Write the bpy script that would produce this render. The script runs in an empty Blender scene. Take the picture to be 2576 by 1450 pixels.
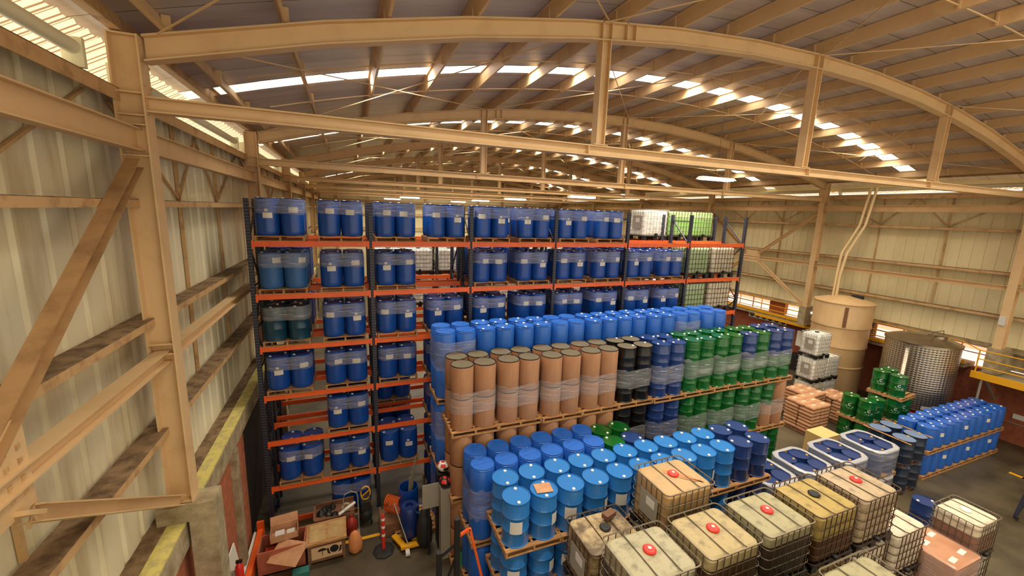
import bpy, math, random
from mathutils import Vector, Matrix
random.seed(7)
S = bpy.context.scene
COL = S.collection
PI = math.pi
# ------------------------------------------------------------------ camera
def cam_axes(yaw, pitch, roll):
    cy, sy, cp, sp, cr, sr = math.cos(yaw), math.sin(yaw), math.cos(pitch), math.sin(pitch), math.cos(roll), math.sin(roll)
    f = Vector((sy*cp, cy*cp, -sp)); r = Vector((cy, -sy, 0)); u = r.cross(f)
    return cr*r + sr*u, -sr*r + cr*u, f
R_, U_, F_ = cam_axes(.384, .1824, .0341)
cd = bpy.data.cameras.new('camera'); cam = bpy.data.objects.new('camera', cd); COL.objects.link(cam)
cd.sensor_width = 36; cd.lens = 36*1025/2576; cd.clip_start = .05; cd.clip_end = 300
m = Matrix((R_, U_, -F_)).transposed().to_4x4(); m.translation = Vector((0, 0, 8.62)); cam.matrix_world = m
S.camera = cam
# ------------------------------------------------------------------ world, exposure, light
S.view_settings.view_transform = 'Standard'; S.view_settings.look = 'None'
S.view_settings.gamma = 1; S.view_settings.use_curve_mapping = False
S.view_settings.exposure = 0.0
S.cycles.use_denoising = True; S.cycles.use_adaptive_sampling = True; S.cycles.adaptive_threshold = .025
S.cycles.max_bounces = 6; S.cycles.diffuse_bounces = 4; S.cycles.glossy_bounces = 3
S.cycles.transmission_bounces = 3; S.cycles.transparent_max_bounces = 14
S.cycles.sample_clamp_indirect = 4; S.cycles.caustics_reflective = False; S.cycles.caustics_refractive = False
W = bpy.data.worlds.new('sky'); S.world = W; W.use_nodes = True
bg = W.node_tree.nodes['Background']; bg.inputs[0].default_value = (1.0, .88, .68, 1); bg.inputs[1].default_value = 1.45
SKY_E = 5.0; SKY_W = 360
def area(name, loc, sx, sy, power, col=(1, .88, .70), rot=(0, 0, 0)):
    l = bpy.data.lights.new(name, 'AREA'); l.shape = 'RECTANGLE'; l.size = sx; l.size_y = sy; l.energy = power; l.color = col
    o = bpy.data.objects.new(name, l); o.location = loc; o.rotation_euler = rot; COL.objects.link(o); return o
# daylight entering through each roof light strip
for k_ in range(6):
    for x_ in (0.95, 5.8, 10.7, 15.6, 20.45):
        z_ = 12.28-1.88*((x_-10.7)/13.13)**2+.60; sl_ = -2*1.88*(x_-10.7)/13.13**2
        l_ = area('skylight_daylight', (x_, -.22+7.48*k_+3.9, z_), 4.7, .52, SKY_W, (1, .92, .76), (0, math.atan(-sl_), 0)); l_.data.spread = 2.3
# ------------------------------------------------------------------ materials
def lin(c): return tuple(((v/255)/12.92 if v/255 <= .04045 else ((v/255+.055)/1.055)**2.4) for v in c)
def mat(name, c, rough=.6, metal=0, var=.0, c2=None, scale=3, bump=0, bscale=40, stretch=(1, 1, 1), alpha=1, emit=0, spec=.5, thr=None, coat=0):
    M = bpy.data.materials.new(name); M.use_nodes = True; nt = M.node_tree; N = nt.nodes; L = nt.links
    b = N['Principled BSDF']; c = lin(c) if max(c) > 1 else c
    b.inputs['Base Color'].default_value = (*c, 1); b.inputs['Roughness'].default_value = rough; b.inputs['Metallic'].default_value = metal
    b.inputs['Specular IOR Level'].default_value = spec; b.inputs['Alpha'].default_value = alpha; b.inputs['Coat Weight'].default_value = coat
    if emit:
        b.inputs['Emission Color'].default_value = (*c, 1); b.inputs['Emission Strength'].default_value = emit
    if var or c2 or bump:
        tc = N.new('ShaderNodeTexCoord'); mp = N.new('ShaderNodeMapping'); mp.inputs['Scale'].default_value = stretch
        L.new(tc.outputs['Object'], mp.inputs[0])
    if var or c2:
        n = N.new('ShaderNodeTexNoise'); n.inputs['Scale'].default_value = scale; n.inputs['Detail'].default_value = 6; n.inputs['Roughness'].default_value = .62
        L.new(mp.outputs[0], n.inputs[0]); r = N.new('ShaderNodeValToRGB'); L.new(n.outputs[0], r.inputs[0]); L.new(r.outputs[0], b.inputs['Base Color'])
        a, d = thr or (.32, .68); r.color_ramp.elements[0].position = a; r.color_ramp.elements[1].position = d
        lo = lin(c2) if c2 else tuple(v*(1-var) for v in c)
        r.color_ramp.elements[0].color = (*lo, 1); r.color_ramp.elements[1].color = (*c, 1)
    if bump:
        n2 = N.new('ShaderNodeTexNoise'); n2.inputs['Scale'].default_value = bscale; n2.inputs['Detail'].default_value = 3; L.new(mp.outputs[0], n2.inputs[0])
        bp = N.new('ShaderNodeBump'); bp.inputs['Strength'].default_value = bump; bp.inputs['Distance'].default_value = .02; L.new(n2.outputs[0], bp.inputs['Height']); L.new(bp.outputs[0], b.inputs['Normal'])
    return M
TAN = mat('cream_painted_steel', (216, 182, 134), .5, c2=(198, 162, 114), scale=1.6, thr=(.25, .5))
TAND = mat('dirty_cream_painted_steel', (200, 162, 112), .65, c2=(148, 112, 74), scale=3.0, thr=(.28, .5))
BRN = mat('grimy_brown_steel', (172, 132, 86), .8, c2=(130, 96, 60), scale=2.5, thr=(.3, .55))
SHEETL = mat('weathered_beige_sheet', (232, 222, 188), .55, c2=(196, 180, 140), scale=.8, stretch=(1, 2.2, .3), thr=(.3, .5))
SHEETR = mat('beige_wall_sheet', (232, 218, 172), .55, c2=(212, 196, 148), scale=.5, stretch=(1, 1, .5), thr=(.3, .55))
ROOF = mat('grey_roof_sheet', (206, 194, 182), .38, metal=.2, c2=(178, 166, 156), scale=1.2, stretch=(.2, 2.5, 1), bump=.25, bscale=2.5)
CONC = mat('grey_concrete', (182, 166, 132), .9, c2=(132, 114, 84), scale=3.5, bump=.3, bscale=18)
YEL = mat('worn_yellow_paint', (214, 198, 112), .8, c2=(182, 168, 110), scale=7, thr=(.36, .55), bump=.5, bscale=30)
BRICK = mat('red_brick', (196, 116, 76), .9, c2=(162, 88, 56), scale=6, bump=.4, bscale=30)
BRICKR = mat('dark_red_brick', (158, 86, 56), .9, c2=(124, 64, 42), scale=6, bump=.4, bscale=30)
FLOOR = mat('stained_concrete_floor', (94, 82, 60), .42, c2=(54, 46, 33), scale=.55, thr=(.34, .62), bump=.08, bscale=8)
DUST = mat('dusty_ledge', (142, 116, 84), .95, c2=(92, 70, 48), scale=5, thr=(.35, .6))
BLUE = mat('blue_plastic', (18, 72, 156), .32, var=.2, scale=2.5)
BLUE2 = mat('bright_blue_plastic', (38, 98, 188), .32, var=.15, scale=2)
BLUEF = mat('faded_blue_plastic', (42, 96, 158), .5, var=.2, scale=3)
LBLUE = mat('light_blue_enamel', (44, 118, 190), .22, var=.12, scale=2, coat=.3)
NAVY = mat('navy_enamel', (34, 58, 112), .24, var=.15, scale=2, coat=.3)
GREYB = mat('slate_blue_enamel', (104, 122, 152), .35, var=.12, scale=2)
GREYBS = mat('dark_slate_enamel', (26, 38, 58), .3, var=.2)
TEAL = mat('dark_teal_enamel', (18, 62, 84), .3, var=.2, scale=3)
GREEN = mat('green_enamel', (16, 94, 34), .22, var=.2, scale=2, coat=.3)
BLACK = mat('black_enamel', (16, 14, 14), .3)
KHAKI = mat('khaki_drum_lid', (112, 100, 74), .4, c2=(92, 82, 58), scale=3)
FIBRE = mat('kraft_fibreboard', (180, 132, 94), .8, c2=(162, 114, 78), scale=3, stretch=(1, 1, .4))
FIBRE2 = mat('kraft_paper', (196, 146, 106), .75, c2=(170, 120, 84), scale=4, bump=.4, bscale=9)
WOOD = mat('pallet_wood', (196, 146, 92), .85, c2=(146, 100, 58), scale=4, stretch=(1, 5, 5))
WOODD = mat('old_dark_wood', (140, 96, 66), .9, c2=(92, 58, 38), scale=4, stretch=(1, 5, 5))
WHITE = mat('white_plastic', (232, 228, 214), .5)
PAPER = mat('white_paper', (206, 200, 190), .8)
ORANGE = mat('orange_beam_paint', (240, 104, 40), .42, c2=(226, 88, 32), scale=3)
RACKB = mat('dark_navy_rack_paint', (28, 30, 46), .5)
STEELG = mat('galvanised_wire', (132, 118, 98), .45, metal=.6, var=.3, scale=8)
WIREB = mat('rusty_dark_wire', (96, 76, 56), .6, metal=.3, c2=(70, 50, 34), scale=9)
WIREW = mat('clean_cage_wire', (176, 170, 158), .4, metal=.3)
RED = mat('red_cap', (206, 44, 34), .4)
BLK = mat('black_plastic', (24, 22, 20), .5)
YELM = mat('yellow_rail_paint', (224, 160, 20), .45)
YBUNG = mat('ochre_bung', (216, 160, 62), .5)
GREY = mat('grey_sheet_steel', (150, 142, 126), .5, var=.1)
INOX = mat('stainless_steel', (176, 160, 138), .28, metal=.95, var=.2, scale=2)
REDP = mat('dull_red_paint', (168, 46, 26), .5, c2=(120, 36, 22), scale=5)
HOSE = mat('orange_hose', (226, 96, 34), .45)
DKRUB = mat('black_rubber', (28, 26, 24), .7)
TANKB = mat('beige_polyethylene', (204, 170, 122), .5, c2=(188, 150, 104), scale=1.5, stretch=(1, 1, .4))
DAY = mat('daylit_translucent_panel', (1., .95, .86), .5, emit=SKY_E)
EAVE = mat('daylit_eave_louvre', (.86, .70, .44), .5, emit=1.0)
TUBE = mat('lit_lamp_tube', (1., .97, .9), .5, emit=6)
PINK = mat('outdoor_pink_brick', (255, 178, 150), .9, c2=(240, 150, 124), scale=8, emit=.9)  # emission stands in for daylight on the outdoor brick
OUTW = mat('outdoor_white_render', (255, 246, 232), .9, emit=1.3)  # glow added to the white wall in place of outdoor daylight
def grid_lines(M, coord, period, width, c2, axis=2):
    """thin repeated lines or joints in the surface colour"""
    nt = M.node_tree; N = nt.nodes; L = nt.links; b = N['Principled BSDF']
    tc = N.new('ShaderNodeTexCoord'); sp = N.new('ShaderNodeSeparateXYZ'); L.new(tc.outputs[coord], sp.inputs[0])
    d = N.new('ShaderNodeMath'); d.operation = 'DIVIDE'; d.inputs[1].default_value = period; L.new(sp.outputs[axis], d.inputs[0])
    fr = N.new('ShaderNodeMath'); fr.operation = 'FRACT'; L.new(d.outputs[0], fr.inputs[0])
    lt = N.new('ShaderNodeMath'); lt.operation = 'LESS_THAN'; lt.inputs[1].default_value = width; L.new(fr.outputs[0], lt.inputs[0])
    mx = N.new('ShaderNodeMix'); mx.data_type = 'RGBA'; L.new(lt.outputs[0], mx.inputs[0])
    src = b.inputs['Base Color'].links[0].from_socket if b.inputs['Base Color'].links else None
    if src: L.new(src, mx.inputs[6])
    else: mx.inputs[6].default_value = b.inputs['Base Color'].default_value
    mx.inputs[7].default_value = (*lin(c2), 1); L.new(mx.outputs[2], b.inputs['Base Color'])
grid_lines(BRICK, 'Object', .08, .13, (120, 78, 58))
grid_lines(ROOF, 'Object', .9, .018, (70, 60, 54), axis=1)
grid_lines(RACKB, 'Object', .075, .16, (92, 92, 104))
def eave_lines():
    nt = EAVE.node_tree; b = nt.nodes['Principled BSDF']
    nt.links.new(b.inputs['Base Color'].links[0].from_socket, b.inputs['Emission Color'])
grid_lines(EAVE, 'Object', .1, .38, (150, 112, 72), axis=1); eave_lines()
def film(name, white, base=.1, sc=6, stretch=(1, 1, 9), tint=(225, 222, 220)):
    M = bpy.data.materials.new(name); M.use_nodes = True; nt = M.node_tree; N = nt.nodes; L = nt.links
    N.remove(N['Principled BSDF']); out = N['Material Output']
    tc = N.new('ShaderNodeTexCoord'); mp = N.new('ShaderNodeMapping'); mp.inputs['Scale'].default_value = stretch; L.new(tc.outputs['Object'], mp.inputs[0])
    n = N.new('ShaderNodeTexNoise'); n.inputs['Scale'].default_value = sc; n.inputs['Detail'].default_value = 3.5; n.inputs['Distortion'].default_value = .5; L.new(mp.outputs[0], n.inputs[0])
    r = N.new('ShaderNodeValToRGB'); r.color_ramp.elements[0].position = .54; r.color_ramp.elements[1].position = .78
    r.color_ramp.elements[0].color = (base, base, base, 1); r.color_ramp.elements[1].color = (white, white, white, 1); L.new(n.outputs[0], r.inputs[0])
    t = N.new('ShaderNodeBsdfTransparent'); t.inputs[0].default_value = (.93, .93, .95, 1)
    p = N.new('ShaderNodeBsdfPrincipled'); p.inputs['Base Color'].default_value = (*lin(tint), 1); p.inputs['Roughness'].default_value = .22
    bp = N.new('ShaderNodeBump'); bp.inputs['Strength'].default_value = .8; bp.inputs['Distance'].default_value = .02; L.new(n.outputs[0], bp.inputs['Height']); L.new(bp.outputs[0], p.inputs['Normal'])
    mx = N.new('ShaderNodeMixShader'); L.new(r.outputs[0], mx.inputs[0]); L.new(t.outputs[0], mx.inputs[1]); L.new(p.outputs[0], mx.inputs[2]); L.new(mx.outputs[0], out.inputs[0])
    return M
FILM = film('stretch_film', .6, .15, sc=3.0, stretch=(.6, .6, 9))
FILMH = film('thick_stretch_film', .5, .14, sc=1.6, stretch=(.5, .5, 5))
FILMT = film('folded_film', .8, .5, sc=3, stretch=(1, 1, 1))
GLASSP = mat('window_glass', (230, 240, 235), .05, alpha=.12)
# ------------------------------------------------------------------ mesh building
class MB:
    def __init__(s): s.v = []; s.f = []; s.mi = []; s.cur = 0
    def add(s, vs, fs):
        o = len(s.v); s.v += [tuple(v) for v in vs]; s.f += [tuple(i+o for i in f) for f in fs]; s.mi += [s.cur]*len(fs); return s
    def box(s, x0, y0, z0, x1, y1, z1, M=None):
        vs = [Vector(p) for p in ((x0,y0,z0),(x1,y0,z0),(x1,y1,z0),(x0,y1,z0),(x0,y0,z1),(x1,y0,z1),(x1,y1,z1),(x0,y1,z1))]
        if M: vs = [M @ v for v in vs]
        return s.add(vs, [(0,3,2,1),(4,5,6,7),(0,1,5,4),(1,2,6,5),(2,3,7,6),(3,0,4,7)])
    def lathe(s, prof, n=24, c=(0, 0, 0), M=None, cap=True):
        vs = []
        for r, z in prof:
            for k in range(n):
                a = 2*PI*k/n; p = Vector((c[0]+r*math.cos(a), c[1]+r*math.sin(a), c[2]+z)); vs.append(M @ p if M else p)
        fs = [(i*n+k, i*n+(k+1) % n, (i+1)*n+(k+1) % n, (i+1)*n+k) for i in range(len(prof)-1) for k in range(n)]
        if cap: fs += [tuple(range(n))[::-1], tuple((len(prof)-1)*n+k for k in range(n))]
        return s.add(vs, fs)
    def tube(s, pts, r, n=6, closed=False):
        pts = [Vector(p) for p in pts]; vs = []; N = len(pts)
        up = Vector((0, 0, 1))
        for i, p in enumerate(pts):
            a = pts[(i-1) % N] if (closed or i) else p; b = pts[(i+1) % N] if (closed or i < N-1) else p
            d = (b-a).normalized(); ref = up if abs(d.z) < .95 else Vector((1, 0, 0))
            x = d.cross(ref).normalized(); y = d.cross(x).normalized()
            vs += [p + r*(math.cos(2*PI*k/n+PI/n)*x + math.sin(2*PI*k/n+PI/n)*y) for k in range(n)]
        fs = []
        for i in range(N if closed else N-1):
            j = (i+1) % N; fs += [(i*n+k, i*n+(k+1) % n, j*n+(k+1) % n, j*n+k) for k in range(n)]
        if not closed: fs += [tuple(range(n))[::-1], tuple((N-1)*n+k for k in range(n))]
        return s.add(vs, fs)
    def prism(s, sec, a, b, x=None):
        """closed 2-D section swept from a to b; sec in (side, up)"""
        a, b = Vector(a), Vector(b); d = (b-a).normalized()
        ref = Vector((0, 0, 1)) if abs(d.z) < .9 else Vector((0, 1, 0))
        sx = Vector(x).normalized() if x else d.cross(ref).normalized(); sy = sx.cross(d).normalized()
        if sy.dot(ref) < 0: sy = -sy
        n = len(sec); vs = [e + u*sx + w*sy for e in (a, b) for u, w in sec]
        fs = [(k, (k+1) % n, n+(k+1) % n, n+k) for k in range(n)]
        if n <= 4: fs += [tuple(range(n))[::-1], tuple(range(n, 2*n))]
        return s.add(vs, fs)
    def bar(s, a, b, w, h): return s.prism([(-w/2,-h/2),(w/2,-h/2),(w/2,h/2),(-w/2,h/2)], a, b)
    def ibeam(s, a, b, w, h, t=.02, x=None):
        for q in ([(-w/2,h/2-t),(w/2,h/2-t),(w/2,h/2),(-w/2,h/2)], [(-w/2,-h/2),(w/2,-h/2),(w/2,-h/2+t),(-w/2,-h/2+t)], [(-t/3,-h/2+t),(t/3,-h/2+t),(t/3,h/2-t),(-t/3,h/2-t)]): s.prism(q, a, b, x)
        return s
    def sheet(s, pts, faces): return s.add(pts, faces)
    def make(s, name, mats, parent=None, loc=None, smooth=None, rz=0, M=None):
        me = bpy.data.meshes.new(name); me.from_pydata([tuple(M @ Vector(v)) if M else v for v in s.v], [], s.f); me.validate()
        for q in (mats if isinstance(mats, (list, tuple)) else [mats]): me.materials.append(q)
        if any(s.mi): me.polygons.foreach_set('material_index', s.mi[:len(me.polygons)])
        if smooth:
            me.polygons.foreach_set('use_smooth', [True]*len(me.polygons)); me.set_sharp_from_angle(angle=math.radians(smooth))
        me.update()
        o = bpy.data.objects.new(name, me); COL.objects.link(o)
        if parent: o.parent = parent
        if loc: o.location = loc
        if rz: o.rotation_euler.z = rz
        return o
def tag(o, label=None, cat=None, group=None, kind=None):
    for k, v in (('label', label), ('category', cat), ('group', group), ('kind', kind)):
        if v: o[k] = v
    return o
def empty(name, loc=(0, 0, 0), rz=0):
    o = bpy.data.objects.new(name, None); o.empty_display_size = .1; COL.objects.link(o); o.location = loc; o.rotation_euler.z = rz; return o
def struct(o): o['kind'] = 'structure'; return o
def dup(o, loc=None, rz=0, parent=None, label=None, group=None, cat=None, scale=None, skip=()):
    c = o.copy(); COL.objects.link(c); c.parent = parent
    if loc is not None: c.location = loc
    if rz: c.rotation_euler.z = rz
    if scale: c.scale = scale
    tag(c, label, cat, group)
    for ch in list(o.children):
        if ch.name.split('.')[0] not in skip: dup(ch, parent=c)
    return c
PROTO = {}
def place(key, loc, label, group=None, rz=0, scale=None, skip=()):
    """first use moves the prototype itself, later ones copy it with its parts"""
    p, used = PROTO[key]
    if not used and not skip and scale is None:
        PROTO[key][1] = True; p.location = loc
        if rz: p.rotation_euler.z = rz
        return tag(p, label, None, group)
    return dup(p, loc, rz, None, label, group, None, scale, skip)
def finish_protos():
    for k, (p, used) in PROTO.items():
        if not used:
            for c in list(p.children):
                for g in list(c.children): bpy.data.objects.remove(g)
                bpy.data.objects.remove(c)
            bpy.data.objects.remove(p)
ORD = ['first','second','third','fourth','fifth','sixth','seventh','eighth','ninth','tenth','eleventh','twelfth','thirteenth','fourteenth','fifteenth','sixteenth','seventeenth','eighteenth','nineteenth','twentieth']
# ------------------------------------------------------------------ room shell
YE = 46.0; TY = [-.22+7.48*k for k in range(7)]
XC = 10.7; HALF = 13.13
def arch(x): return 12.28-1.88*((x-XC)/HALF)**2
def corr(name, x, y0, y1, z0, z1, M, face, ribp=.5, d=.03, f=(.74, .80, .92)):
    b = MB(); pts = []; y = y0
    while y < y1:
        pts += [(x, y), (x, y+ribp*f[0]), (x-face*d, y+ribp*f[1]), (x-face*d, y+ribp*f[2])]; y += ribp
    pts.append((x, y1)); n = len(pts)
    b.add([(px, py, z0) for px, py in pts]+[(px, py, z1) for px, py in pts], [(k, k+1, n+k+1, n+k) for k in range(n-1)])
    return struct(b.make(name, M))
corr('wall_left', -3.02, -1.0, YE, 3.45, 10.15, SHEETL, 1)
corr('wall_right', 24.62, -1.0, YE, 3.95, 10.15, SHEETR, -1, .38, .02, (.92, .94, .98))
b = MB(); b.box(-3.3, YE, 0, 25.6, YE+.1, 13.2); struct(b.make('wall_back', SHEETR))
b = MB(); b.box(-3.2, -6, -.2, 30, YE, 0); struct(b.make('floor', FLOOR))
b = MB(); b.box(-2.95, -1, 0, -2.64, 11.15, 3.3); struct(b.make('wall_left_brick', BRICK))
b = MB(); b.box(-2.95, 11.15, 0, -2.64, YE, 3.3); struct(b.make('wall_left_dark', mat('near_black_brick', (52, 38, 28), .9, c2=(34, 26, 20), scale=3)))  # left brick wall turns near-black from the rack onward
b = MB(); b.box(-2.92, -1, 3.2, -2.54, YE, 3.62); struct(b.make('trim_1', CONC))
b = MB(); b.box(-2.78, -1, 3.622, -2.54, YE, 3.66); struct(b.make('trim_2', YEL))
b = MB(); b.box(-3.02, -1, 3.625, -2.785, YE, 3.655); struct(b.make('trim_3', DUST))
b = MB(); b.box(25.0, -2, 0, 25.25, YE, 2.72); struct(b.make('wall_right_brick', BRICKR))
for k, (y0, y1) in enumerate([(-1, 7.7), (9.0, 9.6), (11.9, 15.7), (16.6, 17.6), (22.5, 24), (30, 32), (38, YE)]):
    b = MB(); b.box(25.02, y0, 2.95, 25.3, y1, 3.95); struct(b.make('wall_right_pier', CONC if k % 2 == 0 else mat('orange_plaster', (176, 96, 44), .9)))
b = MB(); b.box(24.65, -1, 3.72, 25.3, YE, 3.95); struct(b.make('trim_4', CONC))
# roof: strips between the skylights
XS = [XC-14.35+28.7*i/44 for i in range(45)]
def roof_strip(name, y0, y1, M, off=.62, st=True, x0=0, x1=44):
    b = MB(); pts = [(x, y, arch(x)+off) for y in (y0, y1) for x in XS[x0:x1+1]]; n = x1-x0+1
    b.add(pts, [(k, k+1, n+k+1, n+k) for k in range(n-1)])
    o = b.make(name, M, smooth=40); return struct(o) if st else o
sky = [t+3.9 for t in TY]
e = [-3.0]+[v for s_ in sky for v in (s_-.29, s_+.29)]+[YE+.2]
for i in range(0, len(e)-1, 2):
    if e[i+1] > e[i]: roof_strip('ceiling', e[i], min(e[i+1], YE+.2), ROOF, .62)
for i, s_ in enumerate(sky):
    if s_ < YE: roof_strip('window_%d' % (i+1), s_-.29, s_+.29, DAY, .625, x0=3, x1=41)
# eave openings: ribbed daylit sheet over the wall heads
for side, x0, x1 in (('left', -3.75, -3.0), ('right', 24.6, 25.05)):
    b = MB(); y = -1.0; pts = []
    while y < YE: pts += [(y, 0), (y+.16, 0), (y+.2, .035), (y+.26, .035)]; y += .3
    n = len(pts); za, zb = (10.28, 10.72) if side == 'left' else (10.20, 10.34)
    b.add([(x0, p, za+q) for p, q in pts]+[(x1, p, zb+q) for p, q in pts], [(k, k+1, n+k+1, n+k) for k in range(n-1)])
    struct(b.make('window_eave_'+side, EAVE))
b = MB(); b.box(25.05, -3, 10.3, 25.1, YE, 11.0); struct(b.make('trim_5', SHEETR))
b = MB(); b.box(25.035, -1, 10.70, 25.05, YE, 10.735); struct(b.make('window_slot', DAY))
# ------------------------------------------------------------------ steel frames
NAMES_T = ['nearest the camera', 'second from the camera', 'third from the camera', 'fourth from the camera', 'fifth from the camera', 'at the far end']
def column(side, k, y):
    s_ = 1 if side == 'left' else -1; xi = -2.43 if side == 'left' else 23.83
    far = xi - s_*.33; zb = 3.95
    lab = 'cream steel column on the %s wall, %s' % ('left corrugated' if side == 'left' else 'right panelled', NAMES_T[k-1] if k else 'beside the camera')
    t = tag(empty('steel_column', (xi, y, zb)), lab, 'column', 'steel columns along the %s wall' % side)
    M = Matrix.Translation((-xi, -y, -zb))
    H = 10.72
    b = MB(); x0, x1 = sorted((xi, xi-s_*.022)); b.box(x0, y-.13, zb, x1, y+.13, H); b.make('inner_flange', TAN, t, M=M)
    b = MB(); x0, x1 = sorted((far, far+s_*.022)); b.box(x0, y-.13, zb, x1, y+.13, H); b.make('outer_flange', TAN, t, M=M)
    b = MB(); x0, x1 = sorted((xi-s_*.022, far+s_*.022)); b.box(x0, y-.012, zb, x1, y+.012, H)
    for z in (zb+.01, 6.4, 6.55, 9.2, 9.6, 9.72, 10.0, 10.70): b.box(x0, y-.12, z, x1, y+.12, z+.018)
    b.make('web', TAN, t, M=M)
    b = MB()
    for z in (9.74, 9.86, 9.98, 10.1, 10.35, 10.6):
        for dy in (-.09, .09): b.box(min(xi, xi+s_*.02), y+dy-.014, z, max(xi, xi+s_*.02), y+dy+.014, z+.028)
    b.make('bolts', TAND, t, M=M)
    return t
for side in ('left', 'right'):
    for k, y in enumerate(TY):
        if k: column(side, k, y)
for k, y in enumerate(TY):
    if not k: continue
    t = tag(empty('roof_truss', (XC, y, 9.98)), 'curved cream steel roof truss with hangers and straight tie beam, '+NAMES_T[k-1], 'roof truss', 'curved roof trusses')
    M = Matrix.Translation((-XC, -y, -9.98))
    b = MB(); n = 12; P = [(-2.4+26.2*i/n) for i in range(n+1)]
    for i in range(n):
        a, c = P[i], P[i+1]; za, zc = arch(a), arch(c)
        for w, lo, hi in ((.2, .30, .325), (.2, 0, .022), (.018, .022, .30)):
            b.add([(a, y-w/2, za+lo), (a, y+w/2, za+lo), (a, y+w/2, za+hi), (a, y-w/2, za+hi), (c, y-w/2, zc+lo), (c, y+w/2, zc+lo), (c, y+w/2, zc+hi), (c, y-w/2, zc+hi)], [(0, 1, 5, 4), (1, 2, 6, 5), (2, 3, 7, 6), (3, 0, 4, 7)])
    for xh in (4.66, 5.2, 10.7, 16.74):
        for dx in (-.1, .1): b.box(xh+dx-.01, y-.1, arch(xh)+.02, xh+dx+.01, y+.1, arch(xh)+.31)
    b.make('arched_rafter', TAN, t, M=M)
    b = MB(); b.ibeam((-2.43, y, 9.88), (23.83, y, 9.88), .2, .2, .022)
    for xh in (4.4, 10.9, 16.5): b.box(xh, y-.1, 9.79, xh+.02, y+.1, 9.97)
    b.make('tie_beam', TAN, t, M=M)
    for xh in (4.66, 10.7, 16.74):
        b = MB(); b.ibeam((xh, y, 9.98), (xh, y, arch(xh)), .2, .2, .02, x=(0, 1, 0)); b.box(xh-.16, y-.12, 9.985, xh+.16, y+.12, 10.0); b.make('hanger', TAN, t, M=M)
# purlins
pn = 0
for k in range(-9, 10):
    x = XC+1.43*k; z = arch(x)+.33
    sl = -2*1.88*(x-XC)/HALF**2; sgn = -1
    b = MB(); h = .275; w = .05
    for q in ([(-.006, 0), (.006, 0), (.006, h), (-.006, h)], [(0, 0), (w, 0), (w, .012), (0, .012)], [(-w, h-.012), (0, h-.012), (0, h), (-w, h)]):
        b.prism(q, (0, -3.6, 0), (0, YE-.1, 0), x=(1, 0, sl))
    for y in [t_+d for t_ in TY for d in (.1, 2.5, 5.0)]:
        if y < YE-1: b.box(-.05, y-.02, .02, .05, y+.02, h-.01)
    pn += 1
    o = b.make('roof_purlin', TAN, loc=(x, 0, z))
    tag(o, 'cream steel purlin running the length of the hall, %s counted from the left eave' % ORD[pn-1], 'roof purlin', 'roof purlins')
# sag rods and cross cables
for k, y in enumerate(TY):
    for d, nm in ((2.5, 'near'), (5.0, 'far')):
        yy = y+d
        if yy > YE-1: continue
        b = MB(); b.tube([(XS[i], yy, arch(XS[i])+.40) for i in range(3, 42)], .016, 4)
        tag(b.make('sag_rod', TAN), 'thin steel tie rod strung across the purlins, %s one of the %s bay' % (nm, ORD[k]), 'tie rod', 'tie rods between the purlins')
for k, y in enumerate(TY[:-1]):
    for (xa, xb) in ((-2.2, 4.6), (4.6, 10.7), (10.7, 16.8), (16.8, 23.6)):
        b = MB(); zc = lambda x, : arch(x)+.3
        b.tube([(xa, y+.15, zc(xa)), (xb, y+7.3, zc(xb))], .013, 4); b.tube([(xb, y+.15, zc(xb)-.03), (xa, y+7.3, zc(xa)-.03)], .013, 4)
        tag(b.make('brace_cable', TAN), 'crossed wind brace rods under the roof, %s bay, %s' % (ORD[k], {-2.2: 'by the left eave', 4.6: 'left of the ridge', 10.7: 'right of the ridge', 16.8: 'by the right eave'}[xa]), 'brace', 'crossed roof brace rods')
# wall rails
def rail(name, label, x, z, w, h, M, grp, kind='I', y0=-1, y1=YE):
    b = MB()
    if kind == 'I': b.ibeam((x, y0, z), (x, y1, z), w, h, .018)
    elif kind == 'L':
        b.cur = 1; b.box(x-w/2, y0, z, x+w/2, y1, z+.012); b.cur = 0; b.box((x+w/2-.012) if x < 5 else x-w/2, y0, z-h, (x+w/2) if x < 5 else x-w/2+.012, y1, z)
    else: b.box(x-w/2, y0, z-h/2, x+w/2, y1, z+h/2)
    tag(b.make(name, [M, DUST]), label, 'wall rail', grp)
for side, x, xs in (('left', -2.61, -2.815), ('right', 24.0, 24.42)):
    g = 'horizontal rails on the %s wall' % side
    rail('eave_strut', 'deep cream eave beam between the %s column heads' % side, x, 9.42, .16, .3, TAN, g)
    rail('wall_girt', 'top sheeting rail on the %s wall under the eave beam' % side, xs, 8.62, .3, .1, TAND, g, 'L')
    rail('wall_girt', 'second sheeting rail from the top on the %s wall' % side, xs, 6.93, .3, .1, TAND, g, 'L')
    rail('middle_strut', 'cream steel strut at mid height of the %s wall' % side, x, 6.36, .18, .18, TAN, g)
    rail('wall_girt', 'lowest dusty sheeting rail on the %s wall' % side, xs, 5.2, .3, .1, TAND, g, 'L')
    rail('wall_girt', 'rail along the head of the %s wall sheeting' % side, xs-.05 if side == 'left' else xs+.05, 10.05, .28, .16, TAND, g, 'L')
    b = MB(); xp = -2.92 if side == 'left' else 24.42
    for k in range(len(TY)-1):
        b.tube([(xp, TY[k]+.5, 10.36), (xp, TY[k+1]-.5, 10.36)], .085, 12)
        for yy in (TY[k]+.5, TY[k+1]-.5): b.box(xp-.1, yy-.03, 10.14, xp+.1, yy+.03, 10.47)
    tag(b.make('eave_pipe', mat('pale_pipe', (238, 232, 196), .5), smooth=40), 'pale round gutter pipe under the %s eave' % side, 'pipe')
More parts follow.
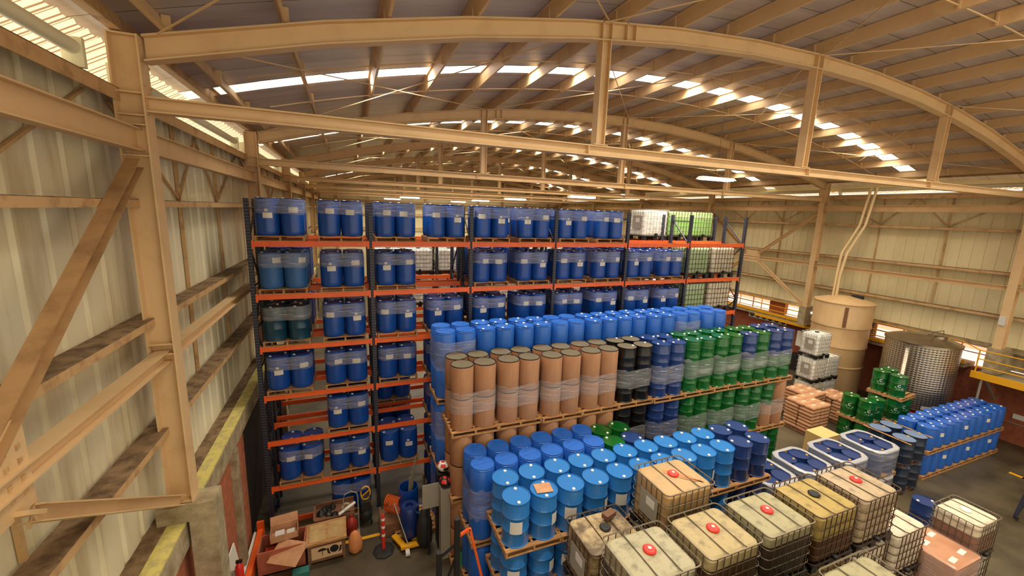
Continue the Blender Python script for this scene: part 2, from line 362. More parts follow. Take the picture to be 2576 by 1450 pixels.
for side, x in (('left', -2.66), ('right', 24.06)):
    b = MB(); b.ibeam((x, -3.6, 10.90), (x, YE-.1, 10.90), .13, .32, .015); tag(b.make('eave_purlin', TAND), 'deep eave purlin on top of the %s column heads' % side, 'roof purlin')
# light lattice behind the girts
for side, x in (('left', -2.98), ('right', 24.55)):
    for k, y in enumerate(TY[:-1]):
        b = MB(); m0 = y+3.74
        for ya, za, yb, zb in ((y+.3, 9.95, y+2.5, 8.65), (y+2.5, 8.65, m0, 9.95), (m0, 9.95, y+5, 8.65), (y+5, 8.65, y+7.2, 9.95)): b.bar((x, ya, za), (x, yb, zb), .035, .035)
        for yy in (y+2.5, y+5): b.bar((x, yy, 5.2), (x, yy, 10), .05, .05)
        tag(b.make('girt_bracing', TAND), 'thin zigzag bracing and hanger bars on the %s wall, %s bay' % (side, ORD[k]), 'wall bracing', 'zigzag bracing on the %s wall' % side)
# X bracing with gusset: left bay by the camera, right bay behind
def xbrace(x, y0, label, s_, M=TAN, gy=.85, gz=.4):
    ym = y0+3.74; t = tag(empty('cross_brace', (x, ym, 6.42)), label, 'brace'); Mx = Matrix.Translation((-x, -ym, -6.42))
    gx = x+s_*.0
    b = MB(); b.box(x-.012, ym-gy, 6.45-gz, x+.012, ym+gy, 6.45+gz); b.make('gusset_plate', M, t, M=Mx)
    for q, (ya, za, yb, zb) in enumerate(((y0+7.25, 9.1, ym+.42, 6.66), (y0+7.3, 4.05, ym+.78, 5.98), (y0+.2, 9.1, ym-.42, 6.66), (y0+.2, 4.05, ym-.45, 6.2))):
        b = MB(); b.ibeam((x, ya, za), (x, yb, zb), .15, .15, .015)
        if q == 1: dv = (Vector((0, yb-ya, zb-za))).normalized(); c_ = Vector((x, yb, zb)); b.prism([(-.1, -.02), (.1, -.02), (.1, .02), (-.1, .02)], c_-dv*.0, c_+dv*.22); b.prism([(-.012, -.12), (.012, -.12), (.012, .12), (-.012, .12)], c_-dv*.02, c_)
        b.make('brace_arm', M if q else BRN, t, M=Mx)
    b = MB()
    for yy in (-gy+.1, -gy+.25, gy-.25, gy-.1):
        for zz in (-.2, -.08, .08, .2): b.box(x+s_*.012-.012, ym+yy-.02, 6.42+zz-.02, x+s_*.012+.014, ym+yy+.02, 6.42+zz+.02)
    b.make('bolts', TAND, t, M=Mx)
xbrace(-2.58, TY[0], 'large crossed steel braces on the left wall beside the camera, dusty upper arm', 1)
xbrace(23.95, TY[2], 'crossed steel braces with hexagonal plate on the right wall behind the rack end', -1, gy=.55, gz=.36)
# concrete plinths
for side, x0, x1 in (('left', -2.495, -2.14), ('right', 23.7, 24.96)):
    for k, y in enumerate(TY):
        if not k: continue
        b = MB(); b.box(x0, y-.2, 0 if side == 'left' else 2.905, x1, y+.2, 3.95)
        if side == 'left': b.box(-2.9, y-.2, 3.665, x0, y+.2, 3.95)
        tag(b.make('concrete_plinth', CONC), 'grey concrete pillar carrying the %s wall column %s' % (side, NAMES_T[k-1]), 'pillar', 'concrete pillars under the %s columns' % side)
b = MB(); b.box(-2.64, 9.9, 0, -2.52, 10.15, 3.15); tag(b.make('brick_wall_pilaster', CONC), 'narrow concrete strip dividing the left brick wall', 'pilaster')
# gable posts at the far end
for i in range(9):
    x = -1+3*i; b = MB(); b.ibeam((x, YE-.15, 0), (x, YE-.15, arch(x)+.3), .2, .2, .02, x=(1, 0, 0)); tag(b.make('gable_post', TAND), 'cream post on the far end wall, %s from the left' % ORD[i], 'post', 'posts on the far end wall')
for i, z in enumerate((5, 6.5, 8, 9.3, 10.6, 11.6)):
    b = MB(); b.box(-3, YE-.3, z, 24.5, YE-.26, z+.16); tag(b.make('gable_rail', TAND), 'horizontal rail on the far end wall, %s from the bottom' % ORD[i], 'wall rail', 'rails on the far end wall')
# ------------------------------------------------------------------ drum prototypes
def mesh_of(prof, n, name, M, smooth=35): b = MB(); b.lathe(prof, n); return b.make(name, M, smooth=smooth)
def bungs(parent, r, z, ang, M=WHITE, rad=.033, dist=.72):
    for a in ang:
        b = MB(); b.lathe([(rad, 0), (rad, .018), (rad*.72, .026)], 10, (0, 0, 0)); o = b.make('bung', M, parent, smooth=30); o.location = (r*dist*math.cos(a), r*dist*math.sin(a), z)
def sticker(parent, r, z, a0, w=.2, h=.13, M=PAPER, name='label'):
    b = MB(); n = 5; da = w/r; vs = [((r+.004)*math.cos(a0+da*(k/n-.5)), (r+.004)*math.sin(a0+da*(k/n-.5)), zz) for zz in (z-h/2, z+h/2) for k in range(n+1)]
    b.add(vs, [(k, k+1, n+2+k, n+1+k) for k in range(n)]); b.make(name, M, parent)
def plastic(key, r, h, M, top='bung', stick=None, cat='drum', nm='plastic_drum', ang=None):
    if top == 'bung': prof = [(r*.9, 0), (r*.97, .03), (r, .12), (r*1.005, h*.5), (r, h*.86), (r*.965, h*.925), (r*.985, h*.935), (r*.985, h*.95), (r*.93, h*.965), (r*.93, h*.985), (r*.98, h*.99), (r*.98, h), (r*.9, h), (r*.89, h*.982)]
    else: prof = [(r*.92, 0), (r*.985, .03), (r, .1), (r*1.01, h*.5), (r, h*.9), (r*.95, h*.925), (r*.965, h*.94), (r*.96, h*.955), (r*.925, h*.965), (r*.93, h*.992), (r*.92, h), (r*.84, h), (r*.83, h*.99)]
    o = mesh_of(prof, 26, nm, M); o['category'] = cat
    if top == 'bung': bungs(o, r, h*.982, ang or (.5, .5+PI))
    else:
        b = MB(); b.box(-r*.8, -.008, h*.988, r*.8, .008, h*.996); b.box(-r*.22, r*.5, h*.988, r*.22, r*.53, h*.998); b.make('lid_ridge', M, o)
    for s_ in (stick or ()): sticker(o, r*1.006, *s_)
    PROTO[key] = [o, False]
def steel(key, r, h, M, stick=None, ang=(-1.9, 1.3), lid=None, bm=WHITE, ribs=0, nm='steel_drum', hoops=True):
    q = r*.965; prof = [(r, 0), (r, .015), (q, .025)]
    hs = [h*.345, h*.655] if hoops else []
    zz = [(z, 1.0) for z in hs]
    for i in range(ribs): zz += [(h*.70+h*.045*(i+1), .985), (h*.06+h*.045*i, .985)]
    for z, f in sorted(zz): prof += [(q, z-.02), (q+(r-q)*1.0 if f == 1 else q+(r-q)*.4, z), (q, z+.02)]
    prof += [(q, h-.03), (r, h-.018), (r, h), (r*.965, h), (r*.955, h-.016)]
    o = mesh_of(prof, 28, nm, M); o['category'] = 'drum'
    if lid: b = MB(); b.lathe([(r*.955, 0), (r*.955, .004)], 28); l = b.make('lid', lid, o); l.location = (0, 0, h-.015)
    bungs(o, r, h-.015, ang, bm)
    for s_ in (stick or ()): sticker(o, r+.001, *s_)
    PROTO[key] = [o, False]
R1, H1 = .262, .865
SLOT = (-PI/2-.35)   # towards the camera
plastic('rackA', R1, .885, BLUE, stick=[(.62, -1.35)]); plastic('rackB', R1, .885, BLUE, stick=[(.60, -1.75)]); plastic('rackC', R1, .885, BLUE)
plastic('rackW', R1, .885, BLUEF, stick=[(.7, -.9)])
plastic('rackD', R1, .885, BLUE, stick=[(.48, -1.5), (.60, -1.6, .07, .06)])
steel('teal', R1, .86, TEAL)
plastic('b1c', R1, H1, BLUE2, 'flat'); plastic('b1b', R1, H1, BLUE2, 'bung', ang=(.9, .9+PI))
plastic('b3c', .275, .855, BLUE2, 'flat')
plastic('eb', R1, .80, BLUE2, 'bung', ang=(-.4, PI-.4)); plastic('es', R1, .80, BLUE2, 'bung', stick=[(.5, -1.9, .14, .14)], ang=(-.4, PI-.4))
steel('lb', .278, .945, LBLUE, ang=(-1.75, 1.25)); steel('lbs', .278, .945, LBLUE, stick=[(.44, -1.95, .24, .26)], ang=(-1.75, 1.25)); steel('lbt', .278, .945, LBLUE, stick=[(.44, -1.05, .16, .24)], ang=(-1.75, 1.25))
steel('nv', .27, .785, NAVY, ang=(.4, 3.4)); steel('nvb', .278, .945, NAVY, ang=(-.5, 2.6)); steel('gb', .278, .945, GREEN, ang=(-1.2, 2)); steel('gn', .27, .785, GREEN, ang=(.2, 3.3)); steel('gr', .27, .785, GREEN, ang=(.2, 3.3), ribs=4)
steel('bk', .27, .785, BLACK, lid=KHAKI, ang=(.3,))
steel('dw', .285, .815, NAVY, ang=(-.7,), bm=YBUNG); steel('dg', .30, .815, GREYBS, lid=GREYB, ang=(.0,), bm=YBUNG)
steel('gl', .275, .815, GREEN, ang=(.6, 3.8)); steel('gl2', .275, .815, GREEN, ang=(.6, 3.8))
# fibre drum
o = mesh_of([(.262, 0), (.27, .012), (.27, .74), (.268, .785), (.26, .785), (.258, .764)], 30, 'fibre_drum', FIBRE); o['category'] = 'drum'
b = MB(); b.lathe([(.262, .768), (.272, .77), (.272, .786), (.262, .788), (.255, .78)], 30, cap=False); b.make('rim_band', BLACK, o, smooth=30)
b = MB(); b.lathe([(.2575, .766), (.2575, .772)], 30); b.make('lid', KHAKI, o)
b = MB(); b.box(.2695, -.004, .03, .2712, .004, .76, Matrix.Rotation(-1.9, 4, 'Z')); b.make('paper_seam', FIBRE2, o)
PROTO['fib'] = [o, False]
# logo on the green drums
def swoosh(parent, r, a0):
    def P(a, z): return ((r+.005)*math.cos(a0+a), (r+.005)*math.sin(a0+a), z)
    b = MB(); n = 10; vs = []; fs = []
    for k in range(n+1):
        t_ = .7+4.9*k/n; ca, sa = math.cos(t_), math.sin(t_); vs += [P(.2*ca, .46+.055*sa), P(.12*ca, .46+.033*sa)]
    fs = [(2*k, 2*k+1, 2*k+3, 2*k+2) for k in range(n)]; b.add(vs, fs)
    b.add([P(-.45, .385), P(.45, .36), P(.45, .378), P(-.45, .41)], [(0, 1, 2, 3)])
    for k in (-.3, -.05, .2): b.add([P(k, .325-.02*k), P(k+.12, .322-.02*k), P(k+.12, .334-.02*k), P(k, .337-.02*k)], [(0, 1, 2, 3)])
    b.make('printed_logo', WHITE, parent)
swoosh(PROTO['gl'][0], .275, -PI/2-.95)
def pallet_proto(key, w, d, M=WOOD, simple=False):
    b = MB(); n = 7
    for k in range(n): y = -d/2+(d-.1)*k/(n-1); b.box(-w/2, y, .112, w/2, y+.1, .132)
    o = b.make('wooden_pallet', M); o['category'] = 'pallet'
    if simple:
        return o
    for x in (-w/2, -.02, w/2-.04):
        b = MB(); b.box(x, -d/2+.001, .02, x+.04, d/2-.001, .112); b.make('stringer', M, o)
    b = MB()
    for y in (-d/2, -.05, d/2-.1): b.box(-w/2, y, 0, w/2, y+.1, .02)
    b.make('bottom_boards', M, o)
    PROTO[key] = [o, False]
pallet_proto('pal', 1.05, 1.05); pallet_proto('palw', 1.16, 1.12); pallet_proto('pald', 1.05, 1.05, WOODD)
# stretch wrap around a square of four drums
def rrect(w, d, r, n=5):
    P = []
    for cx, cy, a0 in ((w/2-r, -d/2+r, -PI/2), (w/2-r, d/2-r, 0), (-w/2+r, d/2-r, PI/2), (-w/2+r, -d/2+r, PI)):
        for k in range(n+1): a = a0+PI/2*k/n; P.append((cx+r*math.cos(a), cy+r*math.sin(a)))
    return P
def wrap_proto(key, w, d, r, z0, z1, M=FILM, over=0, slack=.02):
    b = MB(); P = rrect(w, d, r); n = len(P); rings = []; steps = 5
    for i in range(steps+1):
        z = z0+(z1-z0)*i/steps; rings.append([(x*(1+random.uniform(-1, 1)*slack*.3), y*(1+random.uniform(-1, 1)*slack*.3), z+random.uniform(-1, 1)*slack) for x, y in P])
    if over:
        for f, dz in ((.96, .012), (.88, .012), (.80, .006)): rings.append([(x*f+random.uniform(-1, 1)*.012, y*f+random.uniform(-1, 1)*.012, z1+dz+.012) for x, y in P])
    vs = [p for r_ in rings for p in r_]
    b.add(vs, [(i*n+k, i*n+(k+1) % n, (i+1)*n+(k+1) % n, (i+1)*n+k) for i in range(len(rings)-1) for k in range(n)])
    if over: b.mi = [1 if i >= steps*n else 0 for i in range(len(b.f))]
    o = b.make('stretch_wrap', [M, FILMT] if over else M, smooth=60); o['category'] = 'plastic wrap'; PROTO[key] = [o, False]
def WR(r): return r+.012
wrap_proto('wtop', 1.08, 1.08, .275, .52, .87); wrap_proto('wrk', 1.08, 1.08, .275, .56, .85)
# ------------------------------------------------------------------ pallet racks
def rack(name, label, x0, y0, nb, levels, depth=1.0, bay=2.69, zt=8.75, skipb=()):
    t = tag(empty(name, (x0, y0, 0)), label, 'storage rack'); up = []
    for i in range(nb+1):
        xp = i*bay+(.04 if i else .0)
        b = MB()
        z = .35; s_ = 0
        while z < zt-.5:
            b.bar((xp, .05, z), (xp, depth-.05, z), .035, .03)
            ya, yb = (.06, depth-.06) if s_ else (depth-.06, .06); b.bar((xp, ya, z+.02), (xp, yb, min(z+1.0, zt-.2)), .035, .03); z += 1.05; s_ ^= 1
        b.bar((xp, .05, zt-.22), (xp, depth-.05, zt-.22), .035, .03)
        fr = b.make('upright_frame', RACKB, t)
        for yy in (0, depth-.09):
            b = MB(); b.box(xp-.05, yy, .0, xp+.05, yy+.09, zt); b.box(xp-.08, yy-.03, 0, xp+.08, yy+.12, .012); b.make('post', RACKB, fr)
    for li, z in enumerate(levels):
        for i in range(nb):
            for yy in (-.03, depth-.02):
                if (i, li) in skipb: continue
                b = MB(); xa, xb = i*bay+.055, (i+1)*bay-.015
                b.box(xa, yy, z, xb, yy+.05, z+.13)
                for xe in (xa, xb-.05): b.box(xe, yy-.008, z-.05, xe+.05, yy+.0, z+.15)
                b.make('beam', ORANGE, t)
    return t
LV = [1.15, 2.45, 3.72, 5.02, 6.34, 7.63]
RX, RY = -2.18, 11.2
rack('pallet_rack', 'tall front pallet rack with dark posts and orange beams, loaded with blue drums', RX, RY, 6, LV)
rack('pallet_rack', 'rear pallet rack standing back to back behind the front drum rack', RX, 12.6, 6, LV)
LVN = ['bottom', 'second', 'third', 'fourth', 'fifth', 'top']
BAYN = ['first bay', 'second bay', 'third bay', 'fourth bay', 'fifth bay', 'sixth bay']
def rack_load(bay, slot, lv, kind='blue', front=True, wrap=True, dx=0, z=None, y=None, pal='pal', rz=0):
    """a pallet with four drums standing on rack level lv"""
    x = RX+.04+bay*2.69+(.62 if slot == 0 else 1.97)+dx
    yy = (RY+.46 if front else 12.6+.46) if y is None else y
    zz = (LV[lv]+.131 if lv >= 0 else .001) if z is None else z
    where = ('%s shelf' % LVN[lv] if lv >= 0 else 'floor level')+', '+BAYN[bay]+' '+('left' if slot == 0 else 'right')
    rk = '' if front else 'rear rack '
    gr = ' on the front rack' if front else ' on the rear rack'
    place(pal, (x, yy, zz), 'wooden pallet of drums, %s%s pallet' % (rk, where), 'pallets'+gr, rz)
    zz += .1325; h = .266
    names = {(0, 0): 'front left', (1, 0): 'front right', (0, 1): 'back left', (1, 1): 'back right'}
    for (i, j), nm in names.items():
        px, py = x+(-h if i == 0 else h), yy+(-h if j == 0 else h)
        if kind == 'teal': key, cn = 'teal', 'dark teal steel drum'
        elif kind == 'faded': key, cn = 'rackW', 'faded blue plastic drum'
        elif j == 1 or kind == 'plain': key, cn = 'rackC', 'blue plastic drum'
        else: key, cn = (['rackA', 'rackB', 'rackD'][(bay+slot+lv+i) % 3], 'blue plastic drum with white label')
        place(key, (px, py, zz), '%s, %s%s pallet, %s' % (cn, rk, where, nm), 'drums'+gr, rz=random.uniform(-.12, .12) if j == 0 else random.uniform(0, 6))
    if wrap:
        place(random.choice(['wtop', 'wrk']), (x, yy, zz), 'clear film band round the drums, %s%s pallet' % (rk, where), 'film bands'+gr)
for bay, slots in ((0, '01'), (1, '01'), (2, '01'), (3, '01')):
    for s_ in slots: rack_load(bay, int(s_), 5)
for bay in range(5):
    for s_ in (0, 1):
        if (bay, s_) == (1, 1): continue
        rack_load(bay, s_, 4, 'faded' if (bay, s_) == (0, 0) else 'blue')
for bay in range(5):
    for s_ in (0, 1): rack_load(bay, s_, 3, 'teal' if (bay, s_) == (0, 0) else 'blue')
for bay in (0, 1):
    for s_ in (0, 1): rack_load(bay, s_, 2)
rack_load(0, 1, 1); rack_load(1, 1, 1)
rack_load(0, 0, 0, dx=.12); rack_load(0, 1, 0); rack_load(1, 0, 0, wrap=False); rack_load(1, 1, 0, wrap=False)
rack_load(0, 1, -1, 'plain'); rack_load(1, 1, -1, 'plain', wrap=False)
for bay, s_, lv, k in ((1, 0, 5, 'blue'), (2, 1, 5, 'blue'), (0, 0, 4, 'plain'), (2, 0, 4, 'plain'), (2, 1, 4, 'plain'), (3, 1, 4, 'plain'), (4, 0, 4, 'plain'), (4, 1, 4, 'plain'),
                      (0, 0, 3, 'plain'), (0, 1, 2, 'plain'), (1, 0, 1, 'plain'), (1, 0, 0, 'plain'), (2, 0, 3, 'plain'), (3, 0, 3, 'plain')):
    rack_load(bay, s_, lv, k, front=False, wrap=(lv == 5))
# ------------------------------------------------------------------ intermediate bulk containers
def shade(c, f): return tuple(int(v*f) for v in c)
def ibc_proto(key, top, fill=None, level=1.0, cap=RED, wire=STEELG, lx=1.17, ly=.96, h=1.16, plate=None, foot=BLK, dirt=None, tol=False):
    t = empty('bulk_container'); t['category'] = 'bulk container'
    z0 = .17; zt = h-.035; r = .11
    Mt = mat(key+'_tank', top, .45, c2=dirt or shade(top, .76), scale=4 if dirt else 6.5, bump=.3, bscale=9, thr=(.3, .5) if not dirt else (.38, .6))
    Mf = mat(key+'_liquid', fill, .4, var=.15) if fill else Mt
    b = MB(); n = None; rings = []
    for w, d, z, rr in ((lx-.16, ly-.16, z0, .08), (lx-.07, ly-.07, z0+.05, r)):
        rings.append([(x, y, z) for x, y in rrect(w, d, rr, 4)])
    zl = z0+.05+(zt-z0-.15)*level
    for z in (zl-.001, zl+.001, zt-.07): rings.append([(x, y, z) for x, y in rrect(lx-.06, ly-.06, r, 4)])
    for w, z in ((.09, zt-.025), (.16, zt-.005), (.30, zt+.0)): rings.append([(x, y, z) for x, y in rrect(lx-w, ly-w, r, 4)])
    rings.append([(x*.12, y*.12, zt+.012) for x, y in rings[-1][:] and rrect(lx-.3, ly-.3, r, 4)])
    n = len(rings[0])
    for i in range(len(rings)-1):
        b.cur = 1 if (i < 3 and fill) else 0; o_ = len(b.v)
        b.add(rings[i]+rings[i+1], [(k, (k+1) % n, n+(k+1) % n, n+k) for k in range(n)])
    b.cur = 0; b.add(rings[-1], [tuple(range(n))])
    b.make('tank', [Mt, Mf], t, smooth=50)
    b = MB()
    def ring(z, rr=.012): b.tube([(x, y, z) for x, y in rrect(lx, ly, .09, 3)], rr, 5, True)
    for z in (z0+.02, z0+.19, z0+.37, z0+.55, z0+.73): ring(z, .0085)
    ring(h-.01, .013)
    for k in range(1, 8): x = -lx/2+lx*k/8; [b.bar((x, s_*ly/2, z0), (x, s_*ly/2, h-.01), .013, .013) for s_ in (-1, 1)]
    for k in range(1, 7): y = -ly/2+ly*k/7; [b.bar((s_*lx/2, y, z0), (s_*lx/2, y, h-.01), .013, .013) for s_ in (-1, 1)]
    b.make('cage', wire, t)
    b = MB()
    for x in (-.2, .2): b.tube([(x, -ly/2, h-.005), (x, -ly/2+.05, h-.02), (x, ly/2-.05, h-.02), (x, ly/2, h-.005)], .010, 5)
    b.make('top_bars', wire, t)
    b = MB()
    for x in (-lx/2+.02, -.08, lx/2-.18):
        for y in (-ly/2+.02, ly/2-.14): b.box(x, y, 0, x+.16, y+.12, .14)
    b.box(-lx/2, -ly/2, .14, lx/2, ly/2, .165)
    b.make('base', foot, t)
    b = MB(); b.lathe([(.1, 0), (.104, .032), (.085, .05), (.042, .05), (.036, .056), (.02, .056)], 20, (0, .02, zt+.008)); b.make('screw_cap', cap, t, smooth=30)
    if cap is RED:
        b = MB(); b.lathe([(.03, 0), (.03, .003)], 12, (0, .02, zt+.065)); b.make('cap_disc', PAPER, t)
    if plate:
        b = MB(); b.box(-lx/2-.012, -.28, z0+.25, -lx/2-.008, .2, z0+.75); pl = b.make('data_plate', plate, t)
        b = MB(); b.box(-lx/2-.016, -.2, z0+.5, -lx/2-.012, .02, z0+.66); b.make('paper_label', PAPER, pl)
    b = MB(); b.lathe([(.05, 0), (.05, .09)], 12, (0, 0, 0), Matrix.Translation((0, -ly/2+.03, z0+.05)) @ Matrix.Rotation(PI/2, 4, 'X')); b.make('outlet_valve', BLK, t)
    PROTO[key] = [t, False]
TOPC = (204, 188, 142)
ibc_proto('i1', (163, 153, 121), (78, 70, 56), .72, wire=STEELG); ibc_proto('i2', (168, 148, 103), (72, 48, 26), .84, wire=STEELG)
ibc_proto('i3', (156, 146, 109), (66, 52, 38), .86, wire=STEELG); ibc_proto('i4', (163, 138, 73), (84, 52, 22), .52, cap=BLK, wire=WIREB)
ibc_proto('i5', (172, 149, 117), None, 1, wire=WIREB); ibc_proto('i6', (168, 140, 96), None, 1, wire=STEELG, dirt=(186, 146, 96), plate=GREY)
ibc_proto('i7', (176, 152, 110), None, 1, wire=WIREB, dirt=(92, 74, 50), plate=GREY, cap=BLK); ibc_proto('i10', (216, 200, 172), (150, 106, 86), .74, wire=STEELG, cap=WHITE, lx=1.0, ly=.84, h=1.03)
ibc_proto('wh', (248, 244, 232), None, 1, wire=WIREW, cap=BLK, plate=GREY); ibc_proto('who', (246, 236, 210), None, 1, wire=WIREW, cap=BLK, plate=ORANGE)
ibc_proto('gn1', (176, 200, 140), (150, 196, 110), .8, wire=WIREB, cap=BLK); ibc_proto('gn2', (178, 196, 154), (168, 190, 140), .8, wire=WIREB, cap=BLK); ibc_proto('pk', (214, 198, 172), None, 1, wire=WIREB, cap=BLK)
GI = 'used bulk containers in the near stacks'
H3 = 2.36
near = [('i1', 4.18, 4.24, 'pale tank with red cap and grey liquid line, leftmost front container on top'), ('i2', 5.50, 4.24, 'cream tank with white-badged red cap, dark brown liquid below'),
        ('i3', 6.80, 4.24, 'greenish tank with red cap, bent top bar and dark liquid'), ('i4', 8.09, 4.24, 'mustard yellow tank with black cap'), ('i5', 9.38, 4.24, 'clean beige tank with bright red cap beside the yellow tank')]
for key, x, y, lab in near:
    place(key, (x, y, 2.38), 'caged container, '+lab, GI)
    for lv in (0, 1): dup(PROTO['pk' if key in ('i1', 'i5') else key][0], (x, y, lv*1.18+.002+.008*lv), 0, None, 'caged container, %s under the %s' % ('middle' if lv else 'lowest', lab.split(' with')[0].split(',')[0]), GI)
def stack(key, x, y, n, lab, h=1.165, z0=.002, grp='bulk container stacks', rz=0, top=True):
    for lv in range(n):
        nm = 'topmost' if lv == n-1 and n > 1 else ('only one' if n == 1 else ('lowest' if lv == 0 else 'middle'))
        place(key if not isinstance(key, (list, tuple)) else key[lv], (x, y, z0+lv*h), scale=(.86, .86, 1.03) if x > 15 else None, label='caged container, %s%s' % (lab, '' if n == 1 else ', %s of its stack' % nm), group=grp, rz=rz)
# brownish container raised behind, on a lower pair
for lv in range(2): place('pk', (5.68, 5.38, .25+lv*1.17), 'caged container, %s under the sandy red-stained tank' % ('lowest' if lv == 0 else 'middle'), GI)
b = MB(); b.box(5.1, 4.9, 0, 6.26, 5.86, .248); tag(b.make('timber_skid', WOODD), 'low timber skid under the stack of the red-stained tank', 'skid')
place('i6', (5.68, 5.38, 2.60), 'caged container, sandy tank with a red stain beside its red cap', GI)
b = MB()
n_ = 14; b.add([(0, 0, 0)]+[((.07+.03*math.sin(3*a)+.02*math.sin(7*a))*math.cos(a)+.13+.05*math.cos(a)-.25*math.sin(a), (.26+.05*math.cos(5*a))*math.sin(a)-.08, 0) for a in [2*PI*k/n_ for k in range(n_)]], [(0, k+1, (k+1) % n_+1) for k in range(n_)])
b.make('red_stain', mat('red_chemical_stain', (178, 112, 72), .7, c2=(184, 140, 92), scale=14), PROTO['i6'][0], loc=(0, 0, 1.139))
for lv in range(2): place('pk', (4.22, 5.42, .002+lv*.9), 'caged container, %s under the mud-covered tank' % ('lowest' if lv == 0 else 'middle'), GI, scale=(1, 1, .77))
place('i7', (4.22, 5.42, 1.80), 'caged container, mud-covered tank with a brown brick on top', GI)
b = MB(); b.box(-.13, -.07, 0, .13, .07, .09); tag(b.make('loose_brick', mat('brown_block', (112, 78, 56), .9), loc=(4.42, 5.62, 2.985), rz=.3), 'brown brick lying on the mud-covered tank', 'brick')
for (x, y, nm) in ((6.88, 2.62, 'greenish tank at the bottom edge'), (5.62, 2.48, 'pale tank cut off by the bottom edge')):
    for lv in range(3): dup(PROTO['i3' if x > 6 else 'i1'][0] if lv == 2 else PROTO['pk'][0], (x, y, .002+lv*1.188), 0, None, 'caged container, %s%s' % (nm, '' if lv == 2 else (', %s of its stack' % ('lowest' if lv == 0 else 'middle'))), GI)
stack(['pk', 'pk'], 10.85, 4.24, 2, 'beige tank with sagging lid beside the wrapped cartons', 1.165, grp=GI)
place('pk', (13.33, 3.86, .002), 'caged container under the half-full pinkish tank', GI, scale=(.85, .87, .9))
place('i10', (13.33, 3.86, 1.05), 'caged container, white top and pinkish brown liquid, alone at the right', GI)
# rack containers
for lv, z, k1, k2 in ((4, 6.47, 'gn2', 'pk'), (3, 5.15, 'gn2', 'pk')):
    place(k1, (11.85, RY+.5, LV[lv]+.132), 'greenish caged container on the %s shelf at the right end of the front rack' % LVN[lv], 'containers on the racks')
    place(k2, (13.12, RY+.5, LV[lv]+.132), 'off-white caged container on the %s shelf at the right end of the front rack' % LVN[lv], 'containers on the racks')
place('gn1', (12.18, 13.1, 7.762), 'pale green caged container on top of the rear rack, left one of the pair', 'containers on the racks')
place('gn1', (13.36, 13.1, 7.762), 'pale green caged container on top of the rear rack, right one of the pair', 'containers on the racks')
place('wh', (10.98, 13.1, 7.762), 'white caged container on top of the rear rack behind the empty bay', 'containers on the racks')
# ------------------------------------------------------------------ floor stacks in front of the rack
def pstack(x, y, tiers, zs, cols, pit, lab, grp, palkey='pal', dy=None, psc=None, palname='wooden pallet'):
    pass
CNT = {}
def put_drum(key, x, y, z, label, group, visible=True, rz=None):
    place(key, (x, y, z), label, group, rz=random.uniform(-.5, .5) if rz is None else rz) if visible else dup(PROTO[key][0], (x, y, z), 0, None, label, group, skip=('bung', 'label', 'lid_ridge', 'rim_band', 'lid', 'paper_seam'))
COLN = lambda i: ORD[i]
# row one: tall blue plastic drums against the rack
G1 = 'blue plastic drums stacked against the rack'
t1 = 1.883
hid = MB(); HP = [(.25, 0), (.262, .03), (.262, .83), (.25, .865)]
for p in range(9):
    key = 'b1c' if p in (0, 3, 7, 8) else 'b1b'; kn = 'flat-lidded' if key == 'b1c' else 'white-bunged'
    xc = 2.19+1.096*p+.265; yc = 10.12+(.02 if p % 2 else -.02)
    for tier in range(3):
        z = t1*tier+.002
        place('pal', (xc, yc, z), 'wooden pallet %s in the %s stack of the drum row against the rack' % (('at the foot', 'in the middle', 'uppermost')[tier], ORD[p]), 'pallets in the drum row against the rack')
        for lv in range(2):
            for j in (0, 1):
                for i in (0, 1):
                    q = (xc+(-.265 if i == 0 else .265), yc+(-.265 if j == 0 else .265), z+.1345+lv*.868)
                    if tier == 2 and lv == 1: lab = 'blue %s drum atop the row against the rack, %s line, %s from left' % (kn, 'front' if j == 0 else 'back', ORD[p*2+i])
                    elif p == 0 and i == 0: lab = 'blue plastic drum, left edge against the rack, %s line, %s up from floor' % ('front' if j == 0 else 'back', ORD[tier*2+lv])
                    else: hid.lathe(HP, 14, q); continue
                    put_drum(key, q[0], q[1], q[2], lab, G1, True)
tag(hid.make('lower_drums', BLUE2, smooth=40), 'blue drums carrying the top ones in the row against the rack', 'drums', kind='stuff')
wrap_proto('w1', 1.085, 1.085, .28, .75, 1.5, slack=.03)
place('w1', (2.455, 10.10, 2*t1+.134), 'clear film round the leftmost drum stack against the rack, upper tier', 'film on the floor stacks')
for tier in (0, 1): place('w1', (2.455, 10.10, tier*t1+.134), 'clear film round the leftmost drum stack against the rack, %s tier' % ('lowest' if tier == 0 else 'middle'), 'film on the floor stacks')
for p in (3, 5, 7): place('w1', (2.19+1.096*p+.265, 10.12, 2*t1+(.134 if p == 7 else -.2)), 'clear film round the %s drum stack of the row against the rack' % ORD[p], 'film on the floor stacks')
